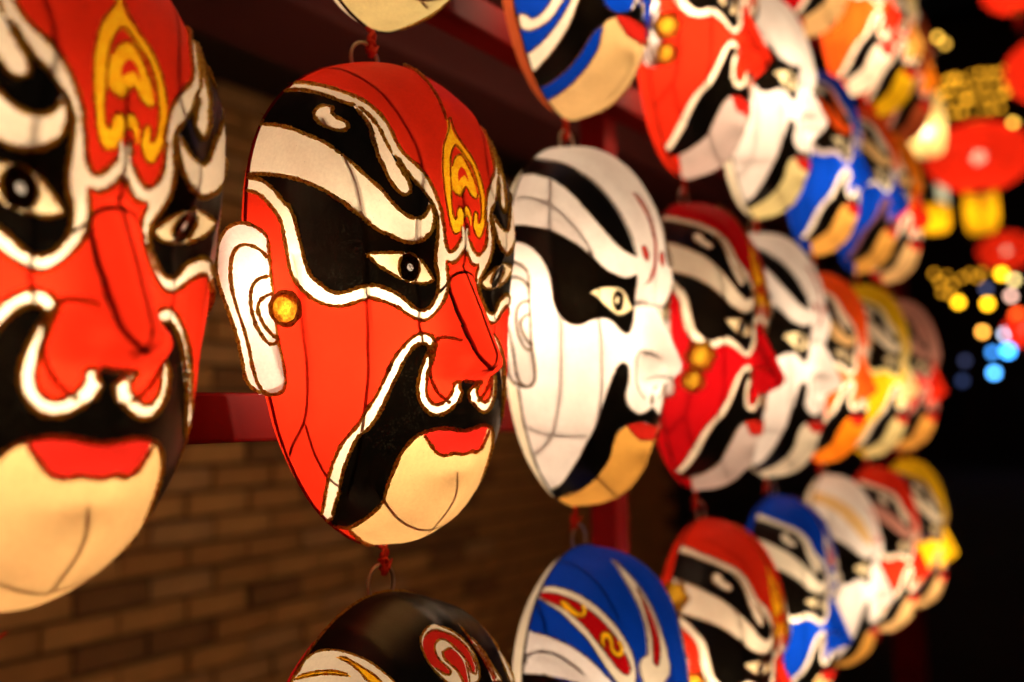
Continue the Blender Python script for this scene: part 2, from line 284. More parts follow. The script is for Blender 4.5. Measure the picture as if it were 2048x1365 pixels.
DATA = json.loads(r'''{"D":{"A":[["white_surround","L",[[-0.41,0.934],[-0.401,0.792],[-0.374,0.721],[-0.345,0.673],[-0.315,0.636],[-0.284,0.599],[-0.25,0.54],[-0.236,0.494],[-0.23,0.459],[-0.213,0.42],[-0.171,0.376],[-0.14,0.337],[-0.12,0.303],[-0.109,0.268],[-0.099,0.232],[-0.105,0.228],[-0.101,0.196],[-0.099,0.164],[-0.086,0.137],[-0.068,0.123],[-0.044,0.127],[-0.021,0.148],[0.002,0.179],[0.015,0.201],[0.016,0.181],[0.012,0.153],[-0.001,0.124],[-0.022,0.099],[-0.048,0.09],[-0.086,0.104],[-0.076,0.072],[-0.085,0.044],[-0.107,0.004],[-0.126,-0.042],[-0.152,-0.08],[-0.183,-0.113],[-0.224,-0.133],[-0.275,-0.131],[-0.33,-0.109],[-0.38,-0.079],[-0.492,-0.041],[-0.545,-0.051],[-0.599,-0.071],[-0.652,-0.075],[-0.704,-0.057],[-0.745,-0.023],[-0.784,0.039],[-0.8,0.1],[-0.799,0.17],[-0.786,0.254],[-0.77,0.329],[-0.778,0.401],[-0.787,0.444],[-0.805,0.492],[-0.853,0.559]]],["black_eye_patch","L",[[-0.476,0.902],[-0.446,0.794],[-0.429,0.74],[-0.403,0.691],[-0.379,0.651],[-0.348,0.614],[-0.316,0.593],[-0.299,0.56],[-0.288,0.539],[-0.276,0.508],[-0.271,0.479],[-0.263,0.444],[-0.25,0.419],[-0.234,0.399],[-0.215,0.363],[-0.188,0.328],[-0.163,0.296],[-0.141,0.272],[-0.13,0.242],[-0.129,0.214],[-0.136,0.188],[-0.143,0.159],[-0.148,0.127],[-0.14,0.094],[-0.13,0.063],[-0.141,0.026],[-0.16,-0.02],[-0.182,-0.056],[-0.209,-0.083],[-0.242,-0.093],[-0.28,-0.088],[-0.33,-0.051],[-0.377,-0.016],[-0.45,0.016],[-0.491,0.021],[-0.54,0.016],[-0.589,-0.003],[-0.634,-0.012],[-0.671,0.002],[-0.7,0.037],[-0.728,0.076],[-0.739,0.144],[-0.734,0.218],[-0.725,0.277],[-0.716,0.34],[-0.717,0.387],[-0.726,0.392],[-0.734,0.44],[-0.746,0.489],[-0.771,0.541],[-0.821,0.605]]],["white_tear_streak","L",[[-0.331,0.605],[-0.325,0.577],[-0.312,0.542],[-0.307,0.512],[-0.315,0.476],[-0.312,0.439],[-0.308,0.525],[-0.305,0.503],[-0.31,0.474],[-0.314,0.435],[-0.304,0.395],[-0.303,0.376],[-0.295,0.353],[-0.274,0.321],[-0.249,0.307],[-0.223,0.312],[-0.218,0.33],[-0.23,0.362],[-0.249,0.4],[-0.263,0.444],[-0.271,0.479],[-0.276,0.508],[-0.288,0.539],[-0.299,0.561],[-0.317,0.591]]],["white_brow_band","L",[[-0.647,0.788],[-0.604,0.701],[-0.569,0.637],[-0.53,0.576],[-0.482,0.519],[-0.453,0.476],[-0.416,0.428],[-0.38,0.38],[-0.343,0.341],[-0.326,0.313],[-0.296,0.273],[-0.262,0.249],[-0.233,0.239],[-0.198,0.238],[-0.165,0.25],[-0.153,0.27],[-0.141,0.244],[-0.146,0.22],[-0.15,0.216],[-0.167,0.196],[-0.197,0.185],[-0.235,0.178],[-0.285,0.179],[-0.33,0.191],[-0.361,0.206],[-0.386,0.22],[-0.402,0.223],[-0.445,0.257],[-0.481,0.297],[-0.515,0.339],[-0.548,0.371],[-0.521,0.341],[-0.558,0.382],[-0.61,0.429],[-0.652,0.465],[-0.704,0.509],[-0.756,0.558],[-0.813,0.615]]],["white_brow_drop","L",[[-0.413,0.635],[-0.4,0.619],[-0.412,0.605],[-0.404,0.58],[-0.385,0.56],[-0.379,0.543],[-0.395,0.533],[-0.429,0.543],[-0.456,0.564],[-0.471,0.593],[-0.469,0.627],[-0.452,0.643],[-0.429,0.645]]],["eye","L",[[-0.498,0.157],[-0.456,0.156],[-0.381,0.154],[-0.312,0.149],[-0.272,0.142],[-0.226,0.118],[-0.183,0.084],[-0.157,0.052],[-0.195,0.038],[-0.244,0.032],[-0.286,0.037],[-0.323,0.047],[-0.364,0.062],[-0.441,0.102],[-0.476,0.134]]],["iris","L",[[-0.238,0.098],[-0.244,0.072],[-0.267,0.05],[-0.297,0.041],[-0.324,0.049],[-0.344,0.071],[-0.351,0.1],[-0.343,0.126],[-0.324,0.144],[-0.298,0.149],[-0.271,0.141],[-0.249,0.123]]],["pupil","L",[[-0.273,0.099],[-0.277,0.089],[-0.289,0.085],[-0.3,0.09],[-0.305,0.099],[-0.301,0.109],[-0.29,0.112],[-0.279,0.108]]],["white_moustache_edge","L",[[-0.348,-0.959],[-0.367,-0.906],[-0.402,-0.824],[-0.431,-0.752],[-0.452,-0.675],[-0.458,-0.609],[-0.448,-0.565],[-0.426,-0.515],[-0.41,-0.461],[-0.388,-0.411],[-0.373,-0.36],[-0.356,-0.302],[-0.367,-0.335],[-0.359,-0.306],[-0.342,-0.271],[-0.313,-0.235],[-0.279,-0.203],[-0.239,-0.184],[-0.194,-0.177],[-0.157,-0.18],[-0.144,-0.197],[-0.158,-0.22],[-0.165,-0.25],[-0.168,-0.274],[-0.165,-0.299],[-0.166,-0.325],[-0.156,-0.344],[-0.137,-0.354],[-0.112,-0.352],[-0.084,-0.334],[-0.061,-0.31],[-0.053,-0.29],[-0.061,-0.273],[-0.046,-0.265],[-0.013,-0.29],[-0.04,-0.343],[-0.115,-0.408],[-0.246,-0.399],[-0.32,-0.45],[-0.373,-0.639],[-0.345,-0.755],[-0.315,-0.97]]],["black_moustache","C",[[0.0,-0.258],[-0.043,-0.26],[-0.034,-0.266],[-0.017,-0.285],[-0.024,-0.31],[-0.048,-0.337],[-0.079,-0.364],[-0.11,-0.379],[-0.142,-0.385],[-0.173,-0.376],[-0.195,-0.361],[-0.206,-0.333],[-0.204,-0.306],[-0.189,-0.269],[-0.184,-0.246],[-0.173,-0.227],[-0.17,-0.212],[-0.183,-0.206],[-0.223,-0.213],[-0.253,-0.228],[-0.278,-0.254],[-0.301,-0.294],[-0.311,-0.323],[-0.324,-0.355],[-0.323,-0.344],[-0.342,-0.414],[-0.357,-0.464],[-0.379,-0.509],[-0.408,-0.549],[-0.413,-0.616],[-0.405,-0.677],[-0.382,-0.738],[-0.363,-0.806],[-0.325,-0.902],[-0.293,-0.977],[-0.286,-0.948],[-0.254,-0.898],[-0.252,-0.825],[-0.244,-0.77],[-0.236,-0.726],[-0.232,-0.688],[-0.237,-0.654],[-0.238,-0.618],[-0.236,-0.584],[-0.233,-0.551],[-0.226,-0.525],[-0.21,-0.495],[-0.188,-0.467],[-0.163,-0.447],[-0.132,-0.429],[-0.094,-0.412],[-0.055,-0.403],[0.0,-0.403]]],["chin_panel","C",[[0,-0.472],[-0.037,-0.469],[-0.061,-0.479],[-0.083,-0.484],[-0.105,-0.481],[-0.128,-0.467],[-0.154,-0.45],[-0.163,-0.447],[-0.188,-0.467],[-0.21,-0.495],[-0.226,-0.525],[-0.233,-0.551],[-0.236,-0.584],[-0.238,-0.618],[-0.237,-0.654],[-0.232,-0.688],[-0.236,-0.726],[-0.244,-0.77],[-0.252,-0.825],[-0.254,-0.898],[0.0,-1.02],[0.0,-1.03]]],["lips","C",[[0.0,-0.403],[-0.055,-0.403],[-0.094,-0.412],[-0.132,-0.429],[-0.159,-0.447],[-0.128,-0.467],[-0.105,-0.481],[-0.083,-0.484],[-0.061,-0.479],[-0.037,-0.469],[0.0,-0.467]]],["gold_emblem","F",[[0.014,0.528],[0.002,0.494],[-0.014,0.47],[-0.042,0.431],[-0.059,0.385],[-0.067,0.35],[-0.072,0.305],[-0.072,0.261],[-0.07,0.219],[-0.063,0.188],[-0.048,0.169],[-0.03,0.17],[-0.013,0.184],[-0.003,0.213],[-0.004,0.234],[-0.014,0.246],[-0.027,0.237],[-0.033,0.216],[-0.038,0.209],[-0.045,0.217],[-0.049,0.249],[-0.043,0.294],[-0.037,0.341],[-0.027,0.384],[-0.011,0.418],[0.009,0.44],[0.025,0.431],[0.047,0.408],[0.067,0.388],[0.079,0.358],[0.084,0.322],[0.086,0.283],[0.08,0.243],[0.069,0.217],[0.062,0.21],[0.06,0.223],[0.065,0.239],[0.057,0.246],[0.047,0.238],[0.039,0.211],[0.039,0.19],[0.051,0.171],[0.066,0.169],[0.08,0.189],[0.099,0.233],[0.11,0.272],[0.113,0.314],[0.108,0.356],[0.095,0.392],[0.075,0.422],[0.046,0.451],[0.024,0.489],[0.026,0.534]]],["gold_emblem_curl","F",[[0.015,0.409],[-0.01,0.389],[-0.026,0.359],[-0.035,0.326],[-0.036,0.295],[-0.024,0.28],[-0.007,0.275],[0.006,0.291],[0.023,0.315],[0.03,0.302],[0.041,0.288],[0.062,0.283],[0.074,0.296],[0.076,0.322],[0.064,0.354],[0.048,0.386],[0.033,0.408]]],["gold_emblem_hook","F",[[0.0,0.214],[-0.001,0.237],[0.013,0.252],[0.026,0.246],[0.033,0.227],[0.031,0.193],[0.023,0.202],[0.018,0.219],[0.008,0.219]]],["emblem_ground","F",[[0.018,0.373],[-0.0,0.351],[-0.009,0.32],[0.009,0.336],[0.027,0.348],[0.037,0.339],[0.043,0.332],[0.041,0.35],[0.032,0.369]]]],"B":[["black_forehead_stripe","L",[[-0.5,0.889],[-0.393,0.909],[-0.394,0.823],[-0.371,0.738],[-0.344,0.657],[-0.306,0.59],[-0.268,0.522],[-0.229,0.454],[-0.193,0.378],[-0.171,0.312],[-0.171,0.257],[-0.223,0.277],[-0.275,0.303],[-0.334,0.356],[-0.38,0.416],[-0.421,0.486],[-0.444,0.552],[-0.466,0.624],[-0.495,0.707],[-0.518,0.798],[-0.562,0.851]]],["black_eye_patch","L",[[-0.815,0.613],[-0.747,0.555],[-0.691,0.501],[-0.636,0.448],[-0.578,0.392],[-0.53,0.338],[-0.484,0.288],[-0.432,0.239],[-0.354,0.205],[-0.294,0.193],[-0.207,0.195],[-0.208,0.134],[-0.193,0.06],[-0.222,-0.043],[-0.26,-0.102],[-0.298,-0.115],[-0.358,-0.089],[-0.413,-0.045],[-0.488,-0.023],[-0.554,-0.036],[-0.631,-0.075],[-0.686,-0.071],[-0.739,-0.023],[-0.766,0.053],[-0.765,0.149],[-0.752,0.247],[-0.752,0.315],[-0.762,0.387],[-0.794,0.462],[-0.869,0.535]]],["eye","L",[[-0.562,0.129],[-0.496,0.154],[-0.407,0.158],[-0.345,0.149],[-0.278,0.114],[-0.201,0.051],[-0.261,0.023],[-0.348,0.001],[-0.406,0.018],[-0.482,0.064],[-0.534,0.11]]],["iris","L",[[-0.301,0.088],[-0.302,0.059],[-0.322,0.034],[-0.352,0.024],[-0.378,0.031],[-0.395,0.053],[-0.404,0.084],[-0.4,0.114],[-0.385,0.134],[-0.364,0.141],[-0.34,0.134],[-0.317,0.115]]],["pupil","L",[[-0.343,0.089],[-0.344,0.075],[-0.355,0.068],[-0.366,0.073],[-0.373,0.087],[-0.371,0.101],[-0.362,0.107],[-0.35,0.102]]],["red_crescent","F",[[-0.074,0.521],[-0.033,0.467],[0.001,0.409],[0.01,0.342],[-0.001,0.267],[-0.018,0.207],[-0.066,0.158],[-0.134,0.138],[-0.036,0.156],[0.009,0.21],[0.033,0.287],[0.039,0.355],[0.027,0.428],[-0.01,0.492]]],["red_fleck","L",[[-0.106,0.29],[-0.075,0.291],[-0.047,0.251],[-0.069,0.224],[-0.1,0.249]]],["black_moustache","C",[[0.0,-0.264],[-0.01,-0.268],[0.017,-0.331],[-0.032,-0.369],[-0.09,-0.399],[-0.136,-0.407],[-0.19,-0.396],[-0.216,-0.37],[-0.207,-0.324],[-0.201,-0.271],[-0.27,-0.26],[-0.319,-0.289],[-0.344,-0.358],[-0.356,-0.457],[-0.352,-0.537],[-0.355,-0.609],[-0.346,-0.684],[-0.326,-0.774],[-0.291,-0.873],[-0.272,-0.983],[-0.199,-1.0],[-0.208,-0.881],[-0.21,-0.799],[-0.209,-0.725],[-0.205,-0.67],[-0.203,-0.615],[-0.216,-0.565],[-0.212,-0.517],[-0.17,-0.472],[-0.119,-0.443],[-0.06,-0.419],[0.0,-0.426]]],["chin_panel","C",[[0.0,-0.483],[-0.062,-0.492],[-0.127,-0.484],[-0.165,-0.471],[-0.212,-0.517],[-0.216,-0.565],[-0.203,-0.615],[-0.205,-0.67],[-0.209,-0.725],[-0.21,-0.799],[-0.208,-0.881],[-0.199,-1.0],[0,-1.03]]],["lips","C",[[0.0,-0.422],[-0.07,-0.424],[-0.119,-0.443],[-0.161,-0.466],[-0.127,-0.484],[-0.062,-0.492],[0.0,-0.482]]]],"C":[["black_eye_patch","L",[[-0.815,0.613],[-0.747,0.555],[-0.691,0.501],[-0.636,0.448],[-0.578,0.392],[-0.53,0.338],[-0.484,0.288],[-0.432,0.239],[-0.354,0.205],[-0.294,0.193],[-0.207,0.195],[-0.208,0.134],[-0.193,0.06],[-0.222,-0.043],[-0.26,-0.102],[-0.298,-0.115],[-0.358,-0.089],[-0.413,-0.045],[-0.488,-0.023],[-0.554,-0.036],[-0.631,-0.075],[-0.686,-0.071],[-0.739,-0.023],[-0.766,0.053],[-0.765,0.149],[-0.752,0.247],[-0.752,0.315],[-0.762,0.387],[-0.794,0.462],[-0.869,0.535]]],["eye","L",[[-0.562,0.129],[-0.496,0.154],[-0.407,0.158],[-0.345,0.149],[-0.278,0.114],[-0.201,0.051],[-0.261,0.023],[-0.348,0.001],[-0.406,0.018],[-0.482,0.064],[-0.534,0.11]]],["iris","L",[[-0.301,0.088],[-0.302,0.059],[-0.322,0.034],[-0.352,0.024],[-0.378,0.031],[-0.395,0.053],[-0.404,0.084],[-0.4,0.114],[-0.385,0.134],[-0.364,0.141],[-0.34,0.134],[-0.317,0.115]]],["pupil","L",[[-0.343,0.089],[-0.344,0.075],[-0.355,0.068],[-0.366,0.073],[-0.373,0.087],[-0.371,0.101],[-0.362,0.107],[-0.35,0.102]]],["white_brow_field","L",[[-0.671,0.769],[-0.651,0.746],[-0.639,0.721],[-0.59,0.65],[-0.547,0.592],[-0.509,0.535],[-0.473,0.475],[-0.449,0.428],[-0.423,0.391],[-0.428,0.343],[-0.512,0.358],[-0.573,0.423],[-0.636,0.468],[-0.696,0.512],[-0.762,0.551],[-0.806,0.575],[-0.83,0.592]]],["white_band_edge","L",[[-0.534,0.869],[-0.494,0.858],[-0.466,0.873],[-0.438,0.888],[-0.41,0.858],[-0.381,0.786],[-0.351,0.71],[-0.326,0.64],[-0.298,0.57],[-0.273,0.5],[-0.254,0.427],[-0.266,0.363],[-0.305,0.328],[-0.369,0.35],[-0.414,0.403],[-0.438,0.475],[-0.448,0.528],[-0.459,0.583],[-0.475,0.643],[-0.485,0.716],[-0.499,0.792],[-0.505,0.852]]],["red_brow_band","L",[[-0.494,0.858],[-0.469,0.872],[-0.439,0.82],[-0.411,0.755],[-0.384,0.689],[-0.358,0.626],[-0.333,0.563],[-0.31,0.502],[-0.295,0.442],[-0.289,0.395],[-0.316,0.381],[-0.347,0.398],[-0.373,0.43],[-0.396,0.485],[-0.418,0.542],[-0.434,0.615],[-0.451,0.673],[-0.467,0.736],[-0.487,0.806],[-0.496,0.857]]],["gold_squiggle","L",[[-0.452,0.769],[-0.433,0.759],[-0.429,0.72],[-0.421,0.677],[-0.404,0.666],[-0.391,0.693],[-0.373,0.694],[-0.382,0.665],[-0.406,0.649],[-0.435,0.66],[-0.45,0.696],[-0.46,0.737]]],["gold_squiggle_lower","L",[[-0.403,0.54],[-0.382,0.562],[-0.355,0.561],[-0.335,0.54],[-0.337,0.517],[-0.351,0.493],[-0.336,0.47],[-0.317,0.475],[-0.319,0.501],[-0.299,0.502],[-0.293,0.47],[-0.317,0.451],[-0.349,0.457],[-0.372,0.488],[-0.362,0.518],[-0.363,0.541],[-0.384,0.532],[-0.388,0.507],[-0.402,0.517]]],["white_crown_stripe","F",[[-0.072,0.796],[-0.114,0.684],[-0.119,0.604],[-0.118,0.531],[-0.126,0.465],[-0.153,0.393],[-0.2,0.399],[-0.232,0.382],[-0.235,0.339],[-0.221,0.298],[-0.118,0.251],[-0.015,0.27],[-0.001,0.343],[-0.01,0.413],[-0.021,0.494],[-0.039,0.58],[-0.063,0.689]]],["red_crown_stripe","F",[[-0.078,0.677],[-0.078,0.609],[-0.089,0.521],[-0.094,0.441],[-0.124,0.354],[-0.101,0.328],[-0.063,0.368],[-0.042,0.447],[-0.056,0.538],[-0.07,0.617]]],["white_curl","L",[[-0.471,-0.512],[-0.489,-0.581],[-0.492,-0.646],[-0.513,-0.712],[-0.551,-0.772],[-0.598,-0.789],[-0.638,-0.757],[-0.659,-0.729],[-0.612,-0.711],[-0.581,-0.722],[-0.556,-0.673],[-0.547,-0.615],[-0.556,-0.544]]],["white_moustache_edge","L",[[-0.48,-0.9],[-0.474,-0.857],[-0.461,-0.772],[-0.455,-0.692],[-0.451,-0.617],[-0.448,-0.547],[-0.432,-0.467],[-0.372,-0.399],[-0.299,-0.383],[-0.277,-0.414],[-0.272,-0.464],[-0.229,-0.473],[-0.151,-0.455],[-0.068,-0.394],[-0.045,-0.334],[-0.006,-0.277],[-0.049,-0.418],[-0.275,-0.563],[-0.359,-0.662],[-0.36,-0.852],[-0.353,-0.957]]],["black_moustache","C",[[0.0,-0.337],[-0.032,-0.334],[-0.056,-0.38],[-0.152,-0.454],[-0.224,-0.47],[-0.27,-0.456],[-0.31,-0.429],[-0.363,-0.439],[-0.399,-0.483],[-0.406,-0.543],[-0.396,-0.617],[-0.393,-0.7],[-0.391,-0.785],[-0.384,-0.887],[-0.377,-0.948],[-0.295,-0.977],[-0.285,-0.921],[-0.281,-0.815],[-0.275,-0.73],[-0.271,-0.646],[-0.26,-0.584],[-0.216,-0.533],[-0.136,-0.495],[0.0,-0.467]]],["chin_panel","C",[[0.0,-0.483],[-0.062,-0.492],[-0.127,-0.484],[-0.165,-0.471],[-0.212,-0.517],[-0.216,-0.565],[-0.203,-0.615],[-0.205,-0.67],[-0.209,-0.725],[-0.21,-0.799],[-0.208,-0.881],[-0.199,-1.0],[0,-1.03]]],["lips","C",[[0.0,-0.422],[-0.07,-0.424],[-0.119,-0.443],[-0.161,-0.466],[-0.127,-0.484],[-0.062,-0.492],[0.0,-0.482]]]],"D":[["white_brow_field","L",[[-0.569,0.847],[-0.518,0.844],[-0.465,0.874],[-0.416,0.871],[-0.379,0.839],[-0.35,0.797],[-0.325,0.754],[-0.303,0.715],[-0.283,0.671],[-0.264,0.63],[-0.251,0.582],[-0.258,0.523],[-0.306,0.513],[-0.372,0.557],[-0.45,0.645],[-0.534,0.73],[-0.612,0.816]]],["gold_brow_stroke","L",[[-0.53,0.836],[-0.487,0.814],[-0.438,0.778],[-0.406,0.748],[-0.379,0.714],[-0.379,0.707],[-0.412,0.738],[-0.444,0.767],[-0.494,0.802],[-0.539,0.831]]],["gold_brow_wedge","L",[[-0.383,0.803],[-0.362,0.779],[-0.348,0.746],[-0.329,0.706],[-0.31,0.668],[-0.293,0.624],[-0.307,0.63],[-0.339,0.669],[-0.347,0.705],[-0.358,0.743],[-0.373,0.776]]],["white_forehead_oval","F",[[-0.046,0.723],[-0.019,0.712],[0.013,0.692],[0.049,0.654],[0.068,0.611],[0.069,0.568],[0.053,0.53],[0.023,0.518],[-0.026,0.516],[-0.081,0.546],[-0.113,0.587],[-0.128,0.626],[-0.127,0.669],[-0.114,0.695],[-0.082,0.716]]],["red_forehead_swirl","F",[[-0.035,0.699],[0.001,0.678],[0.03,0.653],[0.052,0.612],[0.056,0.566],[0.041,0.541],[0.023,0.551],[0.023,0.574],[0.012,0.604],[-0.009,0.637],[-0.027,0.663],[-0.051,0.672],[-0.078,0.661],[-0.088,0.639],[-0.084,0.613],[-0.063,0.582],[-0.061,0.572],[-0.071,0.567],[-0.093,0.579],[-0.119,0.619],[-0.122,0.659],[-0.105,0.691],[-0.069,0.706]]],["red_forehead_drop","F",[[-0.062,0.634],[-0.03,0.637],[-0.011,0.627],[0.008,0.598],[0.01,0.567],[0.001,0.522],[-0.022,0.525],[-0.033,0.564],[-0.055,0.597],[-0.067,0.618]]],["white_temple_stripe","F",[[0.077,0.712],[0.099,0.654],[0.134,0.601],[0.155,0.555],[0.191,0.517],[0.126,0.515],[0.119,0.566],[0.098,0.623],[0.08,0.675]]],["red_temple_stripe","F",[[0.08,0.688],[0.101,0.634],[0.13,0.579],[0.149,0.515],[0.134,0.515],[0.113,0.576],[0.088,0.635]]],["white_moustache_edge","L",[[-0.348,-0.959],[-0.367,-0.906],[-0.402,-0.824],[-0.431,-0.752],[-0.452,-0.675],[-0.458,-0.609],[-0.448,-0.565],[-0.426,-0.515],[-0.41,-0.461],[-0.388,-0.411],[-0.373,-0.36],[-0.356,-0.302],[-0.367,-0.335],[-0.359,-0.306],[-0.342,-0.271],[-0.313,-0.235],[-0.279,-0.203],[-0.239,-0.184],[-0.194,-0.177],[-0.157,-0.18],[-0.144,-0.197],[-0.158,-0.22],[-0.165,-0.25],[-0.168,-0.274],[-0.165,-0.299],[-0.166,-0.325],[-0.156,-0.344],[-0.137,-0.354],[-0.112,-0.352],[-0.084,-0.334],[-0.061,-0.31],[-0.053,-0.29],[-0.061,-0.273],[-0.046,-0.265],[-0.013,-0.29],[-0.04,-0.343],[-0.115,-0.408],[-0.246,-0.399],[-0.32,-0.45],[-0.373,-0.639],[-0.345,-0.755],[-0.315,-0.97]]],["chin_panel","C",[[0,-0.472],[-0.037,-0.469],[-0.061,-0.479],[-0.083,-0.484],[-0.105,-0.481],[-0.128,-0.467],[-0.154,-0.45],[-0.163,-0.447],[-0.188,-0.467],[-0.21,-0.495],[-0.226,-0.525],[-0.233,-0.551],[-0.236,-0.584],[-0.238,-0.618],[-0.237,-0.654],[-0.232,-0.688],[-0.236,-0.726],[-0.244,-0.77],[-0.252,-0.825],[-0.254,-0.898],[0.0,-1.02],[0.0,-1.03]]],["lips","C",[[0.0,-0.403],[-0.055,-0.403],[-0.094,-0.412],[-0.132,-0.429],[-0.159,-0.447],[-0.128,-0.467],[-0.105,-0.481],[-0.083,-0.484],[-0.061,-0.479],[-0.037,-0.469],[0.0,-0.467]]]]},"W":{"A":[[[-0.299,0.862],[-0.281,0.767],[-0.262,0.707],[-0.239,0.652],[-0.218,0.606],[-0.211,0.583],[-0.194,0.534],[-0.179,0.486],[-0.164,0.44],[-0.155,0.397],[-0.154,0.371],[-0.16,0.324],[-0.217,0.247],[-0.257,0.184],[-0.261,0.05],[-0.261,-0.132],[-0.232,-0.182],[-0.201,-0.226]],[[-0.456,0.597],[-0.454,0.512],[-0.447,0.456],[-0.443,0.373],[-0.462,0.285],[-0.497,0.17],[-0.515,0.046],[-0.518,-0.046],[-0.489,-0.227],[-0.465,-0.304],[-0.437,-0.387],[-0.411,-0.477],[-0.384,-0.58],[-0.35,-0.736]],[[-0.768,0.174],[-0.774,0.033],[-0.776,-0.082],[-0.746,-0.236],[-0.717,-0.333],[-0.669,-0.464],[-0.63,-0.579],[-0.627,-0.701],[-0.612,-0.778]],[[-0.624,-0.583],[-0.551,-0.656],[-0.492,-0.697],[-0.443,-0.72],[-0.379,-0.72]],[[-0.158,-0.019],[-0.085,0.04],[-0.048,0.055],[-0.006,0.057],[0.036,0.054]],[[-0.089,0.033],[-0.102,-0.006],[-0.09,-0.066],[-0.063,-0.124],[-0.068,-0.121],[-0.056,-0.166],[-0.053,-0.199],[-0.025,-0.22],[0.024,-0.235]],[[-0.28,-0.652],[-0.227,-0.679],[-0.189,-0.699],[-0.145,-0.718],[-0.096,-0.728],[-0.048,-0.735],[0.002,-0.738]]],"center":[[[0,0.3],[0,0.25],[0,0.18],[0,0.1],[0,0.05],[0,0],[0,-0.08],[0,-0.15],[0,-0.22],[0,-0.245]],[[0,-0.52],[0,-0.6],[0,-0.68],[0,-0.76]]],"B":[[[-0.683,0.716],[-0.654,0.689],[-0.612,0.615],[-0.574,0.541],[-0.54,0.456],[-0.515,0.385],[-0.497,0.325],[-0.494,0.289]],[[-0.747,-0.023],[-0.712,-0.244],[-0.717,-0.218],[-0.673,-0.367],[-0.58,-0.572],[-0.527,-0.69],[-0.514,-0.774],[-0.507,-0.85]],[[-0.482,0.694],[-0.62,0.511],[-0.674,0.411],[-0.729,0.243],[-0.747,-0.023]],[[-0.506,0.261],[-0.52,-0.029],[-0.505,-0.103],[-0.451,-0.289],[-0.377,-0.457],[-0.343,-0.581],[-0.309,-0.724]],[[-0.654,-0.743],[-0.596,-0.727],[-0.533,-0.689],[-0.448,-0.64],[-0.374,-0.598]],[[-0.298,-0.688],[-0.211,-0.712],[-0.104,-0.726],[0.072,-0.773]],[[-0.194,0.072],[-0.111,0.075],[-0.024,0.055],[0.012,0.042]],[[-0.137,-0.187],[-0.103,-0.176],[-0.081,-0.178],[-0.066,-0.186]],[[-0.109,-0.284],[-0.101,-0.267],[-0.059,-0.246],[-0.001,-0.238],[0.021,-0.232]]],"D":[[[-0.3,0.943],[-0.289,0.888],[-0.276,0.827],[-0.261,0.765],[-0.251,0.708],[-0.243,0.665],[-0.237,0.617]],[[-0.03,0.927],[-0.044,0.862],[-0.044,0.782],[-0.037,0.722]]],"C":[[[-0.248,0.958],[-0.253,0.902],[-0.256,0.802],[-0.261,0.709],[-0.266,0.627],[-0.267,0.562]],[[-0.519,0.843],[-0.548,0.8],[-0.582,0.717],[-0.608,0.669]],[[-0.778,0.612],[-0.748,0.648],[-0.695,0.631],[-0.637,0.588],[-0.595,0.528],[-0.553,0.454]]]},"ear":{"P":[-0.3109,0.0574,0.0998],"e":[-0.8,-0.6,0.0],"v":[0.1361,-0.0317,-1.0],"outline":[[-0.0004,-0.0024],[-0.0005,0.0329],[0.0002,0.081],[0.0012,0.1318],[0.0015,0.1827],[-0.0028,0.2213],[-0.0026,0.2547],[0.0048,0.2749],[0.0219,0.2824],[0.0414,0.2785],[0.0621,0.2649],[0.0695,0.2442],[0.0708,0.2137],[0.0755,0.1705],[0.0847,0.1249],[0.0926,0.0896],[0.0969,0.0545],[0.0933,0.0247],[0.0842,-0.0002],[0.067,-0.0226],[0.0441,-0.0313],[0.0226,-0.0263],[0.0067,-0.015]],"lines":[[[0.0025,0.0329],[0.0155,0.0177],[0.0342,0.0088],[0.0516,0.0112],[0.0645,0.0274],[0.0714,0.0548],[0.0726,0.0849],[0.0692,0.1177],[0.0614,0.1557],[0.0561,0.1938],[0.0533,0.2321],[0.047,0.2629],[0.034,0.2788],[0.0166,0.2796]],[[0.0038,0.0652],[0.0243,0.0705],[0.0371,0.0855],[0.0426,0.1106],[0.0412,0.141],[0.0331,0.1666],[0.0207,0.1873],[0.0083,0.1877],[-0.0004,0.1777]],[[0.0013,0.0962],[0.0183,0.1035],[0.0296,0.1159],[0.0314,0.1311],[0.0242,0.1541],[0.0136,0.1696],[0.0012,0.1802]]],"disc":[-0.835,-0.077],"hole":[[-0.851,0.28],[-0.871,0.187],[-0.884,0.052],[-0.885,-0.097],[-0.858,-0.245],[-0.822,-0.353],[-0.789,-0.439],[-0.79,-0.477]]}}''')
EAR = DATA['ear']
def nrm_at(a, b):
    h = 2e-3; P = surf(a, b); A = surf(a+h, b) - surf(a-h, b); B = surf(a, b+h) - surf(a, b-h)
    n = np.cross(B, A); return n/(np.linalg.norm(n, axis=-1)[..., None]+1e-12)
def tob(P): # mask space (x, outwards, z) -> blender local (x, -y, z) in metres
    P = np.asarray(P, float); return np.stack([P[..., 0], -P[..., 1], P[..., 2]], -1)*H
def tobn(N): return np.stack([N[..., 0], -N[..., 1], N[..., 2]], -1)
